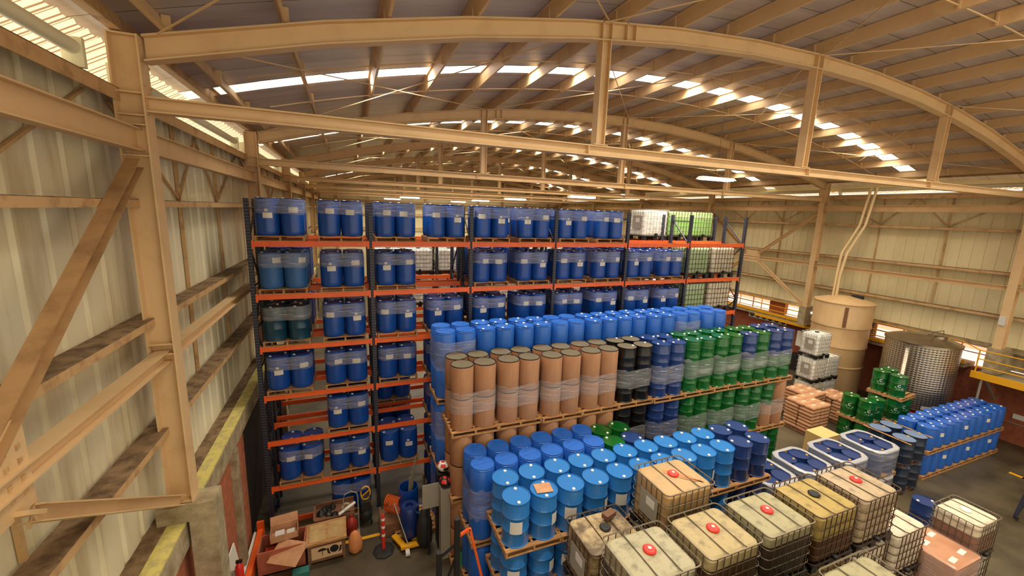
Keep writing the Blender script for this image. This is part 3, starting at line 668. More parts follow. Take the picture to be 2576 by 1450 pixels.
# row two: fibre, black, navy and green drums
t2 = 1.707; G2 = 'fibre and steel drums in the second row'
UP = ['fib']*4+['bk', 'nv', 'gr', 'gn', 'mix', 'nv']; DN = {0: 'kraft fibre', 4: 'black steel', 5: 'navy steel', 6: 'green steel', 7: 'green steel', 8: 'green steel', 9: 'green steel'}
CN = {'fib': 'brown fibre drum with dark rim', 'bk': 'black steel drum with khaki lid', 'nv': 'navy blue steel drum', 'gr': 'ribbed green steel drum', 'gn': 'plain green steel drum'}
wrap_proto('w2', 1.13, 1.13, .285, .42, .95, slack=.03); wrap_proto('w2h', 1.13, 1.13, .285, .45, 1.0, FILMH, slack=.04)
for p in range(10):
    xc = 2.36+1.167*p+.275; yc = 9.05+(.0, .02, -.02)[p % 3]
    for tier in range(3):
        z = t2*tier+.002
        place('palw', (xc, yc, z), 'wooden pallet %s in the %s stack of the second row' % (('at the foot', 'in the middle', 'uppermost')[tier], ORD[p]), 'pallets in the second row')
        for lv in range(2):
            for j in (0, 1):
                for i in (0, 1):
                    top = tier == 2 and lv == 1
                    if tier < 2 and j == 1 and not p == 0: continue
                    if tier == 0 and i == 1 and p < 9: pass
                    k = UP[p] if UP[p] != 'mix' else ('nv' if (i, j) == (0, 0) else 'gn')
                    if p in (8, 9) and not top: k = 'gn'
                    if p == 9 and tier == 1 and (i == 1 or lv == 0): k = 'fib'
                    if p == 6 and top is False and (i + lv) % 2: k = 'gn'
                    if top: lab = '%s, top of second row, %s line, %s from left' % (CN[k], 'front' if j == 0 else 'back', ORD[p*2+i])
                    elif tier == 2: lab = '%s below the top one, second row, %s line, %s from left' % (CN[k].split(' with')[0], 'front' if j == 0 else 'back', ORD[p*2+i])
                    else: lab = '%s, %s tier of second row, %s stack, %s %s%s' % (CN[k].split(' with')[0], 'lowest' if tier == 0 else 'middle', ORD[p], 'back ' if j else '', 'upper ' if lv else 'lower ', 'left' if i == 0 else 'right')
                    put_drum(k, xc+(-.275 if i == 0 else .275), yc+(-.275 if j == 0 else .275), z+.1345+lv*.787, lab, G2, (tier == 2 and (top or j == 0)) or (tier == 1 and p > 3) or (p == 0 and i == 0))
    place('w2h' if p in (6, 7, 8) else 'w2', (xc, yc, 2*t2+.136), 'clear film round the upper drums of the second row, %s stack' % ORD[p], 'film on the floor stacks')
    if p > 3: place('w2', (xc, yc, t2+.136), 'clear film round the middle drums of the second row, %s stack' % ORD[p], 'film on the floor stacks')
# row three: flat lidded blue drums on a lower tier, then a short green stack
G3 = 'flat-lidded blue drums of the third row'
wrap_proto('w3', 1.15, 1.15, .29, .5, 1.25, slack=.05)
for p in range(3):
    xc = 2.54+1.14*p+.285; yc = 7.96
    place('palw', (xc, yc, .002), 'wooden pallet at the foot of the third row, %s stack' % ORD[p], 'pallets in the third row')
    place('palw', (xc, yc, 1.36), 'wooden pallet half way up the third row, %s stack' % ORD[p], 'pallets in the third row')
    for j in (0, 1):
        for i in (0, 1):
            x, y = xc+(-.28 if i == 0 else .28), yc+(-.28 if j == 0 else .28)
            place('b3c', (x, y, .1355), 'blue plastic drum at the foot of the third row, %s line, %s from left' % ('front' if j == 0 else 'back', ORD[2*p+i]), G3, scale=(1, 1, 1.43))
            for lv in (0, 1):
                lab = 'blue flat-lidded drum, %s the third row, %s line, %s from left' % ('top of' if lv else 'just under the top of', 'front' if j == 0 else 'back', ORD[2*p+i])
                put_drum('b3c', x, y, 1.4945+lv*.862, lab, G3, lv == 1 or p == 0, rz=random.uniform(-.4, 1.2))
    place('w3', (xc, yc, 1.495), 'clear film round the third-row blue drums, %s stack' % ORD[p], 'film on the floor stacks')
for tier in range(3):
    z = 1.04*tier+.002
    place('palw', (6.24, 7.92, z), 'wooden pallet of the green drum stack behind the light blue drums, %s' % ('lowest', 'middle', 'uppermost')[tier], 'pallets in the third row')
    for j in (0, 1):
        for i in (0, 1):
            k = 'nvb' if (i, j) == (1, 0) else 'gb'
            place(k, (6.24+(-.28 if i == 0 else .28), 7.92+(-.28 if j == 0 else .28), z+.134), '%s steel drum, short stack behind the light blue drums, %s tier, %s' % ('navy' if k == 'nvb' else 'green', ('lowest', 'middle', 'top')[tier], ('front ' if j == 0 else 'back ')+('left' if i == 0 else 'right')), 'drums of the short green stack', scale=(1, 1, .955))
# row four: light blue steel drums
G4 = 'light blue steel drums on pallets'
t4 = 1.083
pallet_proto('palb', 1.19, 1.19)
for p in range(6):
    xc = 2.84+1.2*p+.2975; yc = 6.735
    for tier in range(3):
        z = t4*tier+.002
        place('palb', (xc, yc, z), 'wooden pallet under light blue drums, %s stack, %s' % (ORD[p], ('lowest', 'middle', 'uppermost')[tier]), 'pallets under the light blue drums')
        for j in (0, 1):
            for i in (0, 1):
                top = tier == 2; nav = (p == 5)
                if tier < 2 and j == 1 and p > 0: continue
                k = 'nvb' if nav else ('lb' if j == 1 else ['lbs', 'lbt', 'lbs', 'lbt', 'lbs', 'lb', 'lbs', 'lb', 'lbt', 'lb'][2*p+i])
                cn = 'navy steel drum' if nav else 'light blue steel drum'
                if top: lab = '%s, light blue stack, %s line, top tier, %s from left' % (cn, 'front' if j == 0 else 'back', ORD[2*p+i])
                else: lab = '%s, light blue stack, %s line, %s tier, %s from left' % (cn, 'front' if j == 0 else 'back', ('lowest', 'middle')[tier], ORD[2*p+i])
                put_drum(k, xc+(-.2975 if i == 0 else .2975), yc+(-.2975 if j == 0 else .2975), z+.134, lab, G4, top or p < 3, rz=random.uniform(-.12, .12))
b = MB(); b.box(-.17, -.14, 0, .17, .14, .003); tag(b.make('cardboard_sheet', FIBRE2, loc=(3.43, 6.46, 3.247), rz=-.15), 'square of brown cardboard lying on a light blue drum lid', 'cardboard')
# wrapped drum pallets
GD = 'film-wrapped pallets of navy drums'
wrap_proto('wd', 1.24, 1.24, .32, -.1, .82, FILMH, over=1, slack=.02)
t5 = .95
for p, x in enumerate((10.37, 11.87, 13.43, 15.03)):
    for tier in range(2):
        z = t5*tier+.002
        place('palw', (x, 6.70, z), 'wooden pallet under film-wrapped drums, %s load from left, %s tier' % (ORD[p], ('lower', 'upper')[tier]), 'pallets under the wrapped drums')
        for j in (0, 1):
            for i in (0, 1):
                place('dw', (x+(-.29 if i == 0 else .29), 6.70+(-.29 if j == 0 else .29), z+.134), 'navy drum with ochre bung in the %s wrapped load, %s tier, %s' % (ORD[p], ('lower', 'upper')[tier], ('front ' if j == 0 else 'back ')+('left' if i == 0 else 'right')), GD)
        place('wd', (x, 6.70, z+.134), 'milky film cover folded over the %s wrapped load, %s tier' % (ORD[p], ('lower', 'upper')[tier]), 'film covers of the wrapped loads')
b = MB(); b.box(-.08, -.16, 0, .08, .16, .02); 
for tier in range(2):
    z = t5*tier+.002
    place('pald', (16.8, 6.80, z), 'dark pallet under the slate-topped drums, %s' % ('lower', 'upper')[tier], 'pallets under the slate drums')
    for j in (0, 1):
        for i in (0, 1): place('dg', (16.8+(-.32 if i == 0 else .32), 6.80+(-.33 if j == 0 else .33), z+.134), 'slate-topped dark steel drum, %s tier, %s' % (('lower', 'upper')[tier], ('front ' if j == 0 else 'back ')+('left' if i == 0 else 'right')), 'slate-topped drums')
b = MB()
for y in (6.5, 7.15): b.box(16.15, y, 1.853, 17.45, y+.02, 1.862)
tag(b.make('strapping_band', mat('blue_grey_strap', (120, 140, 140), .5)), 'blue-grey strap pulled over the slate-topped drums', 'strap')
b = MB()
for x in (16.15, 17.4): b.box(x, 6.15, 1.863, x+.05, 7.45, 1.885)
tag(b.make('timber_batten', WOOD), 'thin timber battens along the edges of the slate-topped drums', 'batten')
# far right row of bright blue drums
GE = 'bright blue drums in the far right row'
for p in range(5):
    xc = 18.35+1.07*p+.265; yc = 6.94
    for tier in range(2):
        z = .937*tier+.002
        place('pal', (xc, yc, z), 'wooden pallet in the far right drum row, %s from left, %s tier' % (ORD[p], ('lower', 'upper')[tier]), 'pallets in the far right row')
        for j in (0, 1):
            for i in (0, 1):
                k = 'es' if (2*p+i+tier) % 3 == 2 and j == 0 else 'eb'
                place(k, (xc+(-.265 if i == 0 else .265), yc+(-.265 if j == 0 else .265), z+.134), 'bright blue plastic drum, far right row, %s tier, %s line, %s from left' % (('lower', 'upper')[tier], 'front' if j == 0 else 'back', ORD[2*p+i]), GE)
place('nvb', (15.0, 5.15, .002), 'dark blue drum standing on the floor before the wrapped loads', 'loose drums')
# green drums with the printed logo
GG = 'green steel drums with a printed C logo'
def gstack(x, y, n, lab, topset):
    for tier in range(n):
        z = .955*tier+.002; place('palw', (x, y, z), 'wooden pallet under green drums, %s, %s' % (lab, ('lowest', 'middle', 'uppermost')[tier]), 'pallets under the green drums', .08 if tier else 0)
        for j in (0, 1):
            for i in (0, 1):
                if tier == n-1 and (i, j) not in topset: continue
                place('gl' if (j == 0 or i == 0) else 'gl2', (x+(-.285 if i == 0 else .285), y+(-.285 if j == 0 else .285), z+.134), 'green logo drum, %s, %s tier, %s' % (lab, ('lowest', 'middle', 'top')[tier], ('front ' if j == 0 else 'back ')+('left' if i == 0 else 'right')), GG, rz=random.uniform(-.2, .2))
gstack(20.15, 8.62, 3, 'taller stack by the steel tank', {(0, 0), (0, 1), (1, 1)})
gstack(18.85, 8.85, 2, 'shorter stack beside the sacks', {(0, 0), (1, 0), (0, 1)})
# sacks of powder
def sacks(x, y, n, lab, rz=0, w=1.15, d=1.15):
    place('pald', (x, y, .002), 'dark pallet under brown sacks, '+lab, 'pallets under the sacks', rz, scale=(w/1.05, d/1.05, 1))
    Mz = Matrix.Rotation(rz, 4, 'Z')
    for lv in range(n):
        for i in (0, 1):
            for j in range(3 if lv == n-1 else 2):
                if lv < n-1 and j == 1 and False: pass
                k = 'sack3' if lv == n-1 else 'sack2'
                px, py = -w/4+w/2*i, (-d/2+d/(3 if lv == n-1 else 2)*(j+.5))
                v = Mz @ Vector((px, py, 0)); SACKN[0] += 1
                place(k, (x+v.x+random.uniform(-.012, .012), y+v.y+random.uniform(-.012, .012), .137+lv*.145), 'brown paper sack, %s, layer %s from floor, %s' % (lab, ORD[lv], ('left' if i == 0 else 'right')+' '+('front', 'middle', 'back')[j if lv == n-1 else j*2]), 'brown sacks on pallets', rz)
SACKN = [0]; SACKP = mat('pale_sack_print', (222, 184, 146), .8)
def sack_proto(key, w, d, h):
    b = MB(); rings = []
    for z, f in ((.004, .86), (h*.25, .97), (h*.5, 1.0), (h*.75, .97), (h*.96, .84), (h, .5)): rings.append([(px*f, py*f, z+(.006*math.sin(7*px)+.006*math.cos(9*py) if f > .85 else 0)) for px, py in rrect(w, d, .06, 3)])
    n = len(rings[0]); b.add([q for r_ in rings for q in r_], [(i*n+k, i*n+(k+1) % n, (i+1)*n+(k+1) % n, (i+1)*n+k) for i in range(len(rings)-1) for k in range(n)]+[tuple((len(rings)-1)*n+k for k in range(n)), tuple(range(n))[::-1]])
    o = b.make('paper_sack', FIBRE2, smooth=60); o['category'] = 'sack'
    b = MB(); b.box(-w*.2, -.045, h+.0005, w*.2, .045, h+.002); b.make('printed_panel', SACKP, o); PROTO[key] = [o, False]
sack_proto('sack3', .57, .38, .15); sack_proto('sack2', .57, .57, .15)
sacks(17.68, 10.15, 8, 'front sack pallet'); sacks(18.75, 10.95, 8, 'second sack pallet', .1); sacks(20.0, 10.3, 7, 'third sack pallet behind', .1)
# white containers by the beige tank
stack(['who', 'wh', 'wh'], 20.33, 11.8, 3, 'white tank by the beige storage tank', 1.2, grp='white containers by the tanks')
stack(['wh', 'wh'], 21.35, 11.85, 2, 'white tank right of the tall white stack', 1.2, grp='white containers by the tanks')
place('pk', (18.2, 12.3, .002), 'old grey caged container on the floor left of the brown sacks', 'white containers by the tanks')
# carton loads at the lower right
CART = mat('wrapped_cartons', (198, 146, 112), .35, c2=(176, 120, 88), scale=3, coat=.4)
def cartons(x, y, z, w, d, h, lab, n=3):
    t = tag(empty('carton_load', (x, y, z)), lab, 'cartons', 'film-wrapped carton loads')
    b = MB()
    for lv in range(n):
        z0 = h*lv/n; f = 1-.01*lv; P = [(px*f, py*f) for px, py in rrect(w, d, .05, 3)]; m_ = len(P)
        b.add([(px, py, z0+.004) for px, py in P]+[(px, py, z0+h/n-.02) for px, py in P]+[(px*.96, py*.96, z0+h/n) for px, py in P], [(q*m_+k, q*m_+(k+1) % m_, (q+1)*m_+(k+1) % m_, (q+1)*m_+k) for q in (0, 1) for k in range(m_)]+[tuple(2*m_+k for k in range(m_))])
    b.make('cartons', CART, t, smooth=40)
    for k in range(4):
        b = MB(); b.box(-.12, -.05, h+.001, .12, .05, h+.003); o = b.make('paper_label', PAPER, t); o.location = ((-.25, .25, -.2, .28)[k]*w/1.1, (-.3, -.25, .2, .3)[k]*d, 0); o.rotation_euler.z = .1
    b = MB(); P = rrect(w+.03, d+.03, .07, 4); m_ = len(P)
    b.add([(px, py, .02) for px, py in P]+[(px, py, h+.004) for px, py in P], [(k, (k+1) % m_, m_+(k+1) % m_, m_+k) for k in range(m_)]); b.make('film', FILM, t, smooth=50)
    return t
place('pald', (12.0, 3.68, .002), 'dark pallet under the wrapped cartons beside the pinkish container', 'pallets under cartons', scale=(1.0, .95, 1)); cartons(12.0, 3.7, .137, 1.05, .95, 1.5, 'orange-brown cartons in film beside the pinkish container, taller load', 4)
place('pald', (11.55, 2.55, .002), 'dark pallet under the lower wrapped cartons', 'pallets under cartons'); cartons(11.55, 2.55, .137, 1.05, 1.0, 1.3, 'orange-brown cartons in film at the bottom right edge, lower load', 3)
b = MB(); b.box(15.75, 8.3, .0, 16.65, 8.95, .95); tag(b.make('cardboard_box', mat('pale_card', (214, 178, 112), .8)), 'pale flat-topped cardboard box behind the wrapped drum loads', 'box')
# ------------------------------------------------------------------ third rack with pale containers, seen through the gap
rack('pallet_rack', 'distant pallet rack of pale containers seen through the gap in the front rack', .9, 18, 4, [1.3, 2.75, 4.2, 5.65], zt=7.6)
ri = 0
for i in range(4):
    for s_ in (0, 1):
        for li, z in enumerate((4.2, 5.65)):
            ri += 1; place(['pk', 'wh', 'wh'][(i+s_+li) % 3], (.9+.68+i*2.69+s_*1.3, 18.5, z+.132), 'pale caged container on the distant rack, %s shelf, %s from left' % (('lower', 'upper')[li], ORD[i*2+s_]), 'containers on the distant rack')
# ------------------------------------------------------------------ storage tanks and walkway on the right
tx, ty = 23.05, 12.4
t = tag(empty('storage_tank', (tx, ty, 0)), 'tall beige plastic storage tank with sight slot by the right wall', 'tank')
b = MB(); b.lathe([(1.16, 0), (1.16, .05), (1.16, 1.6), (1.19, 1.62), (1.19, 1.68), (1.16, 1.7), (1.16, 2.6), (1.2, 2.63), (1.2, 2.7), (1.18, 2.74), (1.18, 3.6), (1.22, 3.64), (1.22, 3.72), (1.2, 3.76), (1.22, 4.74), (1.2, 4.8)], 48); b.make('body', TANKB, t, smooth=30)
b = MB(); b.lathe([(1.24, 4.8), (1.24, 4.84), (.9, 4.95), (.4, 5.06), (.1, 5.10)], 48); b.make('domed_top', TANKB, t, smooth=30)
b = MB(); b.box(-.07, -.02, 3.7, .07, .03, 4.7, Matrix.Rotation(-.95, 4, 'Z') @ Matrix.Translation((0, -1.22, 0))); b.make('sight_slot', WOODD, t)
b = MB(); b.lathe([(.26, 4.95), (.26, 5.12), (.22, 5.14)], 18, (.45, -.3, 0)); b.make('hatch', BLK, t, smooth=30)
sx, sy = 22.9, 9.1
t = tag(empty('steel_tank', (sx, sy, 0)), 'dimpled stainless steel vessel on red legs by the right wall', 'tank')
DIM = mat('dimpled_stainless', (196, 182, 160), .3, metal=.9)
nt = DIM.node_tree; vz = nt.nodes.new('ShaderNodeTexVoronoi'); vz.inputs['Scale'].default_value = 9; vz.inputs['Randomness'].default_value = 0
tcn = nt.nodes.new('ShaderNodeTexCoord'); mpn = nt.nodes.new('ShaderNodeMapping'); mpn.inputs['Scale'].default_value = (3.4, 1.6, 1); nt.links.new(tcn.outputs['UV'], mpn.inputs[0]); nt.links.new(mpn.outputs[0], vz.inputs[0])
rp = nt.nodes.new('ShaderNodeValToRGB'); rp.color_ramp.elements[0].color = (.12, .10, .08, 1); rp.color_ramp.elements[0].position = .18; rp.color_ramp.elements[1].position = .32; rp.color_ramp.elements[1].color = (*lin((190, 176, 156)), 1)
nt.links.new(vz.outputs['Distance'], rp.inputs[0]); nt.links.new(rp.outputs[0], nt.nodes['Principled BSDF'].inputs['Base Color'])
bpn = nt.nodes.new('ShaderNodeBump'); bpn.inputs['Strength'].default_value = .6; bpn.inputs['Distance'].default_value = .03; nt.links.new(vz.outputs['Distance'], bpn.inputs['Height']); nt.links.new(bpn.outputs[0], nt.nodes['Principled BSDF'].inputs['Normal'])
b = MB(); b.lathe([(1.2, 1.0), (1.2, 3.75)], 64, cap=False); o = b.make('jacket', DIM, t, smooth=60)
uv = o.data.uv_layers.new(name='UVMap')
for pl in o.data.polygons:
    for li in pl.loop_indices:
        v = o.data.vertices[o.data.loops[li].vertex_index].co; a = math.atan2(v.y, v.x)/(2*PI)
        if a < pl.center.x*0-0.0+(-.49) and math.atan2(pl.center.y, pl.center.x) > 0: a += 1
        uv.data[li].uv = (a*2, (v.z-1)/2.75*2)
b = MB(); b.lathe([(1.2, 3.75), (1.24, 3.77), (1.24, 3.83), (1.2, 3.85), (.8, 4.0), (.45, 4.08)], 48); b.make('top_cone', INOX, t, smooth=30)
b = MB(); b.lathe([(.3, 0), (.3, .12), (.26, .14)], 20, (.1, -.4, 4.0)); b.tube([(-.35, -.4, 4.0), (-.3, -.4, 4.3), (.5, -.4, 4.3), (.55, -.4, 4.0)], .02, 6); b.make('manway', INOX, t, smooth=30)
b = MB(); b.lathe([(.3, .7), (1.18, .98), (1.2, 1.0)], 40); b.make('bottom_cone', INOX, t, smooth=30)
for a in (.5, 2.1, 3.7, 5.2):
    b = MB(); x, y = 1.05*math.cos(a), 1.05*math.sin(a); b.box(x-.05, y-.05, 0, x+.05, y+.05, 1.1); b.make('leg', REDP, t)
b = MB(); b.box(-1.2, -1.1, .85, -1.1, .3, .93); b.box(-1.2, -1.1, 0, -1.1, -1.0, .93); b.box(-1.2, .2, 0, -1.1, .3, .93); b.make('red_guard_frame', REDP, t)
b = MB(); b.box(-.16, 0, 1.1, .16, .01, 1.25, Matrix.Rotation(-.75, 4, 'Z') @ Matrix.Translation((0, -1.22, 0))); b.make('notice', PAPER, t)
# walkway
t = tag(empty('walkway', (24.6, 20, 2.85)), 'raised concrete walkway with yellow railing along the right wall', 'walkway')
Mw = Matrix.Translation((-24.6, -20, -2.85))
b = MB(); b.box(24.38, 8.2, 2.72, 25.3, YE-1, 2.9); b.make('slab', CONC, t, M=Mw)
b = MB(); b.box(23.3, 1.0, 2.72, 25.3, 7.6, 2.86); b.make('platform', mat('platform_grey', (150, 140, 118), .7), t, M=Mw)
b = MB(); b.box(23.25, 1.0, 2.70, 23.3, 7.6, 2.98); b.make('toe_board', YELM, t, M=Mw)
b = MB(); b.box(24.33, 8.2, 2.90, 24.37, 30, 3.05); b.box(24.33, 14, 2.62, 24.37, 18.0, 2.78); b.make('toe_board', YELM, t, M=Mw)
def railing(x, y0, y1, n):
    b = MB()
    for z in (3.2, 3.5, 3.85): b.tube([(x, y0, z), (x, y1, z)], .022, 6)
    b.make('rail', YELM, t, M=Mw)
    for k in range(n+1):
        y = y0+(y1-y0)*k/n; b = MB(); b.tube([(x, y, 2.88), (x, y, 3.85)], .025, 6); b.make('baluster', YELM, t, M=Mw)
railing(24.35, 8.4, 30, 14); railing(23.3, 1.2, 7.5, 4)
b = MB(); b.tube([(23.3, 7.5, 3.85), (24.35, 8.4, 3.85)], .022, 6); b.make('rail', YELM, t, M=Mw)
for y in (3.0, 7.3):
    b = MB(); b.tube([(23.4, y, 0), (23.4, y, 2.72)], .04, 8); b.make('support_post', GREY, t, M=Mw)
b = MB(); b.bar((23.45, 7.2, 2.7), (24.6, 7.2, 1.7), .06, .06); b.make('strut', GREY, t, M=Mw)
# outside seen through the window band
b = MB(); b.box(28.4, -1, 0, 28.6, YE, 7); struct(b.make('wall_outside', PINK))
b = MB(); b.box(26.6, -1, 0, 26.75, YE, 3.1); struct(b.make('wall_outside_low', OUTW))
n = 0
for y0, y1 in ((7.7, 9.0), (9.6, 11.9), (15.7, 16.6), (17.6, 22.5), (24, 30)):
    n += 1; b = MB(); b.box(25.12, y0, 2.95, 25.14, y1, 3.72); o = struct(b.make('window_%d' % (n+10), GLASSP))
    b = MB(); k = max(1, int((y1-y0)/1.0))
    for q in range(k+1): yy = y0+(y1-y0)*q/k; b.box(25.1, yy-.015, 2.95, 25.16, yy+.015, 3.72)
    b.box(25.1, y0, 3.3, 25.16, y1, 3.33); b.make('window_bars', REDP, o)
# vent pipes down to the beige tank
for k, dx in enumerate((0, .24)):
    b = MB(); b.tube([(23.6, 12.2+dx, 10.4), (23.5, 12.35+dx, 8.6), (23.2, 12.75+dx, 7.2), (22.85, 12.7+dx*.6, 6.1), (22.85, 12.7+dx*.6, 4.95)], .06, 10)
    tag(b.make('vent_pipe', mat('pale_vent_pipe', (220, 190, 140), .5), smooth=50), 'pale vent pipe bending down to the beige tank, %s of the pair' % ('nearer' if k == 0 else 'farther'), 'pipe', 'vent pipes of the beige tank')
# electric panel, signs
t = tag(empty('electric_cabinet', (24.9, 15.0, 1.0)), 'white electric cabinet with yellow warning triangle on the brick wall', 'cabinet')
b = MB(); b.box(-.25, -.4, .4, .09, .4, 1.3); b.make('case', WHITE, t)
b = MB(); b.add([(-.256, -.14, .85), (-.256, .14, .85), (-.256, 0, 1.1)], [(0, 1, 2)]); b.make('warning_triangle', YELM, t)
b = MB(); b.box(24.2, 14.2, .0, 24.8, 15.4, .95); tag(b.make('machine_base', BLK), 'black machine block under the electric cabinet', 'machine')
t = tag(empty('safety_sign', (24.97, 17.6, 2.3)), 'row of white safety pictograms on the brick wall', 'sign')
b = MB(); b.box(0, -1.3, 0, .02, 1.3, .36); b.make('board', WHITE, t)
for k in range(6):
    b = MB(); b.lathe([(.14, 0), (.14, .006)], 16, (0, 0, 0), Matrix.Translation((-.002, -1.08+.43*k, .18)) @ Matrix.Rotation(-PI/2, 4, 'Y')); b.make('pictogram', BLK, t)
    b = MB(); b.lathe([(.055, 0), (.055, .004)], 10, (0, 0, 0), Matrix.Translation((-.009, -1.08+.43*k, .2)) @ Matrix.Rotation(-PI/2, 4, 'Y')); b.make('pictogram_figure', PAPER, t)
b = MB(); b.box(23.80, 7.2, 4.9, 23.826, 7.38, 5.25); tag(b.make('paper_notice', PAPER), 'small grey notice on the right column nearest the camera', 'notice')
b = MB(); b.box(24.97, 6.2, 1.05, 24.995, 6.7, 1.25); tag(b.make('wall_plate', PAPER), 'small white plate on the red wall at far right', 'notice')
b = MB(); b.tube([(24.96, 2, .85), (24.96, 10, .85)], .02, 6); tag(b.make('wall_conduit', GREY), 'thin conduit along the right brick wall', 'conduit')
# lamps
def lamp(x, y, z, lab, L=1.5, w=.42, pw=90):
    t = tag(empty('ceiling_lamp', (x, y, z)), lab, 'ceiling lamp', 'hanging fluorescent lamps')
    b = MB(); b.add([(-L/2, -w/2, 0), (L/2, -w/2, 0), (L/2, w/2, 0), (-L/2, w/2, 0), (-L/2, -w/4, .09), (L/2, -w/4, .09), (L/2, w/4, .09), (-L/2, w/4, .09)], [(4, 5, 6, 7), (0, 1, 5, 4), (1, 2, 6, 5), (2, 3, 7, 6), (3, 0, 4, 7)]); b.make('reflector', WHITE, t)
    for dy in (-.12, 0, .12):
        b = MB(); b.tube([(-L/2+.05, dy, .0), (L/2-.05, dy, .0)], .02, 6); b.make('tube', TUBE, t)
    l = area('lamp_light', (0, 0, -.03), L-.1, w-.06, pw, (1, .95, .85)); l.parent = t
    b = MB(); b.tube([(-.4, 0, .09), (0, 0, .4), (.4, 0, .09)], .006, 4); b.tube([(0, 0, .4), (0, 0, arch(x)+.4-z)], .006, 4); b.make('suspension', BLK, t)
lamp(12.3, 11.3, 10.02, 'white tube lamp hanging right of the ridge in front of the second truss')
for i, (x, y) in enumerate(((11.2, 18.6), (10.5, 26), (10.4, 33.5), (10.4, 41), (4.6, 33.5), (4.0, 41))):
    lamp(x, y, 9.5, 'small bright hanging lamp far down the hall, %s in distance order' % ORD[i])
b = MB(); b.tube([(24.2, 14.5, 3.62), (24.2, 15.8, 3.62)], .05, 8); tag(b.make('strip_light', TUBE), 'lit strip light under the ledge beside the right column', 'lamp')
# ------------------------------------------------------------------ clutter on the floor at lower left
t = tag(empty('red_bin', (-1.75, 9.98, 0)), 'open reddish wooden box under the rack at lower left', 'box')
REDW = mat('faded_red_wood', (178, 96, 66), .8, c2=(150, 74, 50), scale=4)
b = MB(); b.box(-.5, -.3, 0, .5, -.27, .62); b.box(-.5, .27, 0, .5, .3, .62); b.box(-.5, -.27, 0, -.47, .27, .62); b.box(.47, -.27, 0, .5, .27, .62); b.box(-.5, -.3, 0, .5, .3, .03); b.make('case', REDW, t)
b = MB(); b.box(-.36, -.24, .03, -.12, 0, .5); b.make('divider', REDP, t)
t = tag(empty('cardboard_box', (-1.72, 10.1, .63), .1), 'open kraft carton with raised flap lying on the red box', 'box')
b = MB(); b.box(-.3, -.18, 0, .3, -.165, .16); b.box(-.3, .165, 0, .3, .18, .22); b.box(-.3, -.18, 0, -.285, .18, .18); b.box(.285, -.18, 0, .3, .18, .18); b.box(-.3, -.18, 0, .3, .18, .01); b.make('walls', FIBRE2, t)
b = MB(); b.add([(-.3, .18, .22), (.3, .18, .22), (.3, .26, .40), (-.3, .26, .40)], [(0, 1, 2, 3)]); b.make('flap', FIBRE2, t)
b = MB(); b.box(-.2, -.1, .01, .0, .08, .12); b.box(.05, -.08, .01, .22, .06, .1); b.make('parts_inside', PAPER, t)
b = MB(); b.box(-.36, -.28, 0, .36, .28, .012, Matrix.Rotation(.35, 4, 'X')); tag(b.make('plywood_sheet', FIBRE2, loc=(-1.6, 9.62, .53), rz=-.5), 'tilted brown board with small tools lying across the red box', 'board')
t = tag(empty('wooden_crate', (-.78, 9.95, 0), .03), 'old wooden crate with black umbrella and handling marks on its front', 'crate')
b = MB(); b.box(-.42, -.34, .08, .42, .34, .56); b.make('case', WOODD, t)
b = MB(); b.box(-.46, -.37, .56, .46, .37, .61); b.make('lid', WOOD, t)
b = MB(); b.box(-.38, -.3, .611, -.02, .28, .62); b.box(.04, -.3, .611, .4, .28, .62); b.make('lid_panels', mat('dusty_cream_board', (196, 164, 110), .8, c2=(160, 124, 78)), t)
b = MB(); b.box(-.42, -.34, 0, -.36, .34, .08); b.box(.36, -.34, 0, .42, .34, .08); b.make('feet', WOODD, t)
b = MB(); b.box(-.34, -.345, .16, .34, -.341, .48); mp_ = b.make('marking_panel', mat('crate_marking', (206, 170, 128), .8), t)
b = MB()
b.lathe([(.1, 0), (.1, .004)], 16, (0, 0, 0), Matrix.Translation((.17, -.349, .35)) @ Matrix.Rotation(PI/2, 4, 'X'))
for s_ in (-1, 1): b.add([(.17+s_*.08, -.35, .22), (.17+s_*.15, -.35, .26), (.17+s_*.17, -.35, .4), (.17+s_*.13, -.35, .4), (.17+s_*.11, -.35, .29)], [(0, 1, 2, 3, 4)])
b.add([(-.1+.1*math.cos(a), -.35, .36+.075*math.sin(a)) for a in [PI*k/10 for k in range(11)]], [tuple(range(11))]); b.box(-.106, -.352, .24, -.094, -.348, .36); b.make('handling_marks', BLK, mp_)
t = tag(empty('wooden_crate', (-.62, 10.72, 0), .02), 'crate behind the marked crate carrying black scrap and pipes', 'crate')
b = MB(); b.box(-.5, -.32, 0, .5, .32, .5); b.box(-.5, -.32, .5, -.46, .32, .64); b.box(-.5, .28, .5, .5, .32, .64); b.box(-.5, -.32, .5, .5, -.28, .6); b.make('case', WOODD, t)
b = MB()
for k in range(9): b.lathe([(.02, 0), (random.uniform(.06, .12), .04), (.03, random.uniform(.08, .16))], 7, (random.uniform(-.35, .05), random.uniform(-.2, .2), .5))
tag(b.make('scrap_heap', BLK, loc=(-.62, 10.72, 0)), 'heap of black rubber scrap in the rear crate', 'scrap', kind='stuff')
b = MB(); b.lathe([(.07, 0), (.11, .0), (.11, .05), (.07, .05), (.07, 0)], 16, (0, 0, 0), Matrix.Rotation(.9, 4, 'X'), cap=False); tag(b.make('metal_ring', GREY, loc=(-.32, 10.62, .66)), 'grey metal ring standing in the rear crate', 'ring')
b = MB(); b.tube([(-.5, 10.35, .68), (-.1, 10.62, .74)], .04, 8); tag(b.make('short_pipe', PAPER), 'short pale pipe lying on the rear crate edge', 'pipe')
b = MB(); rings = []
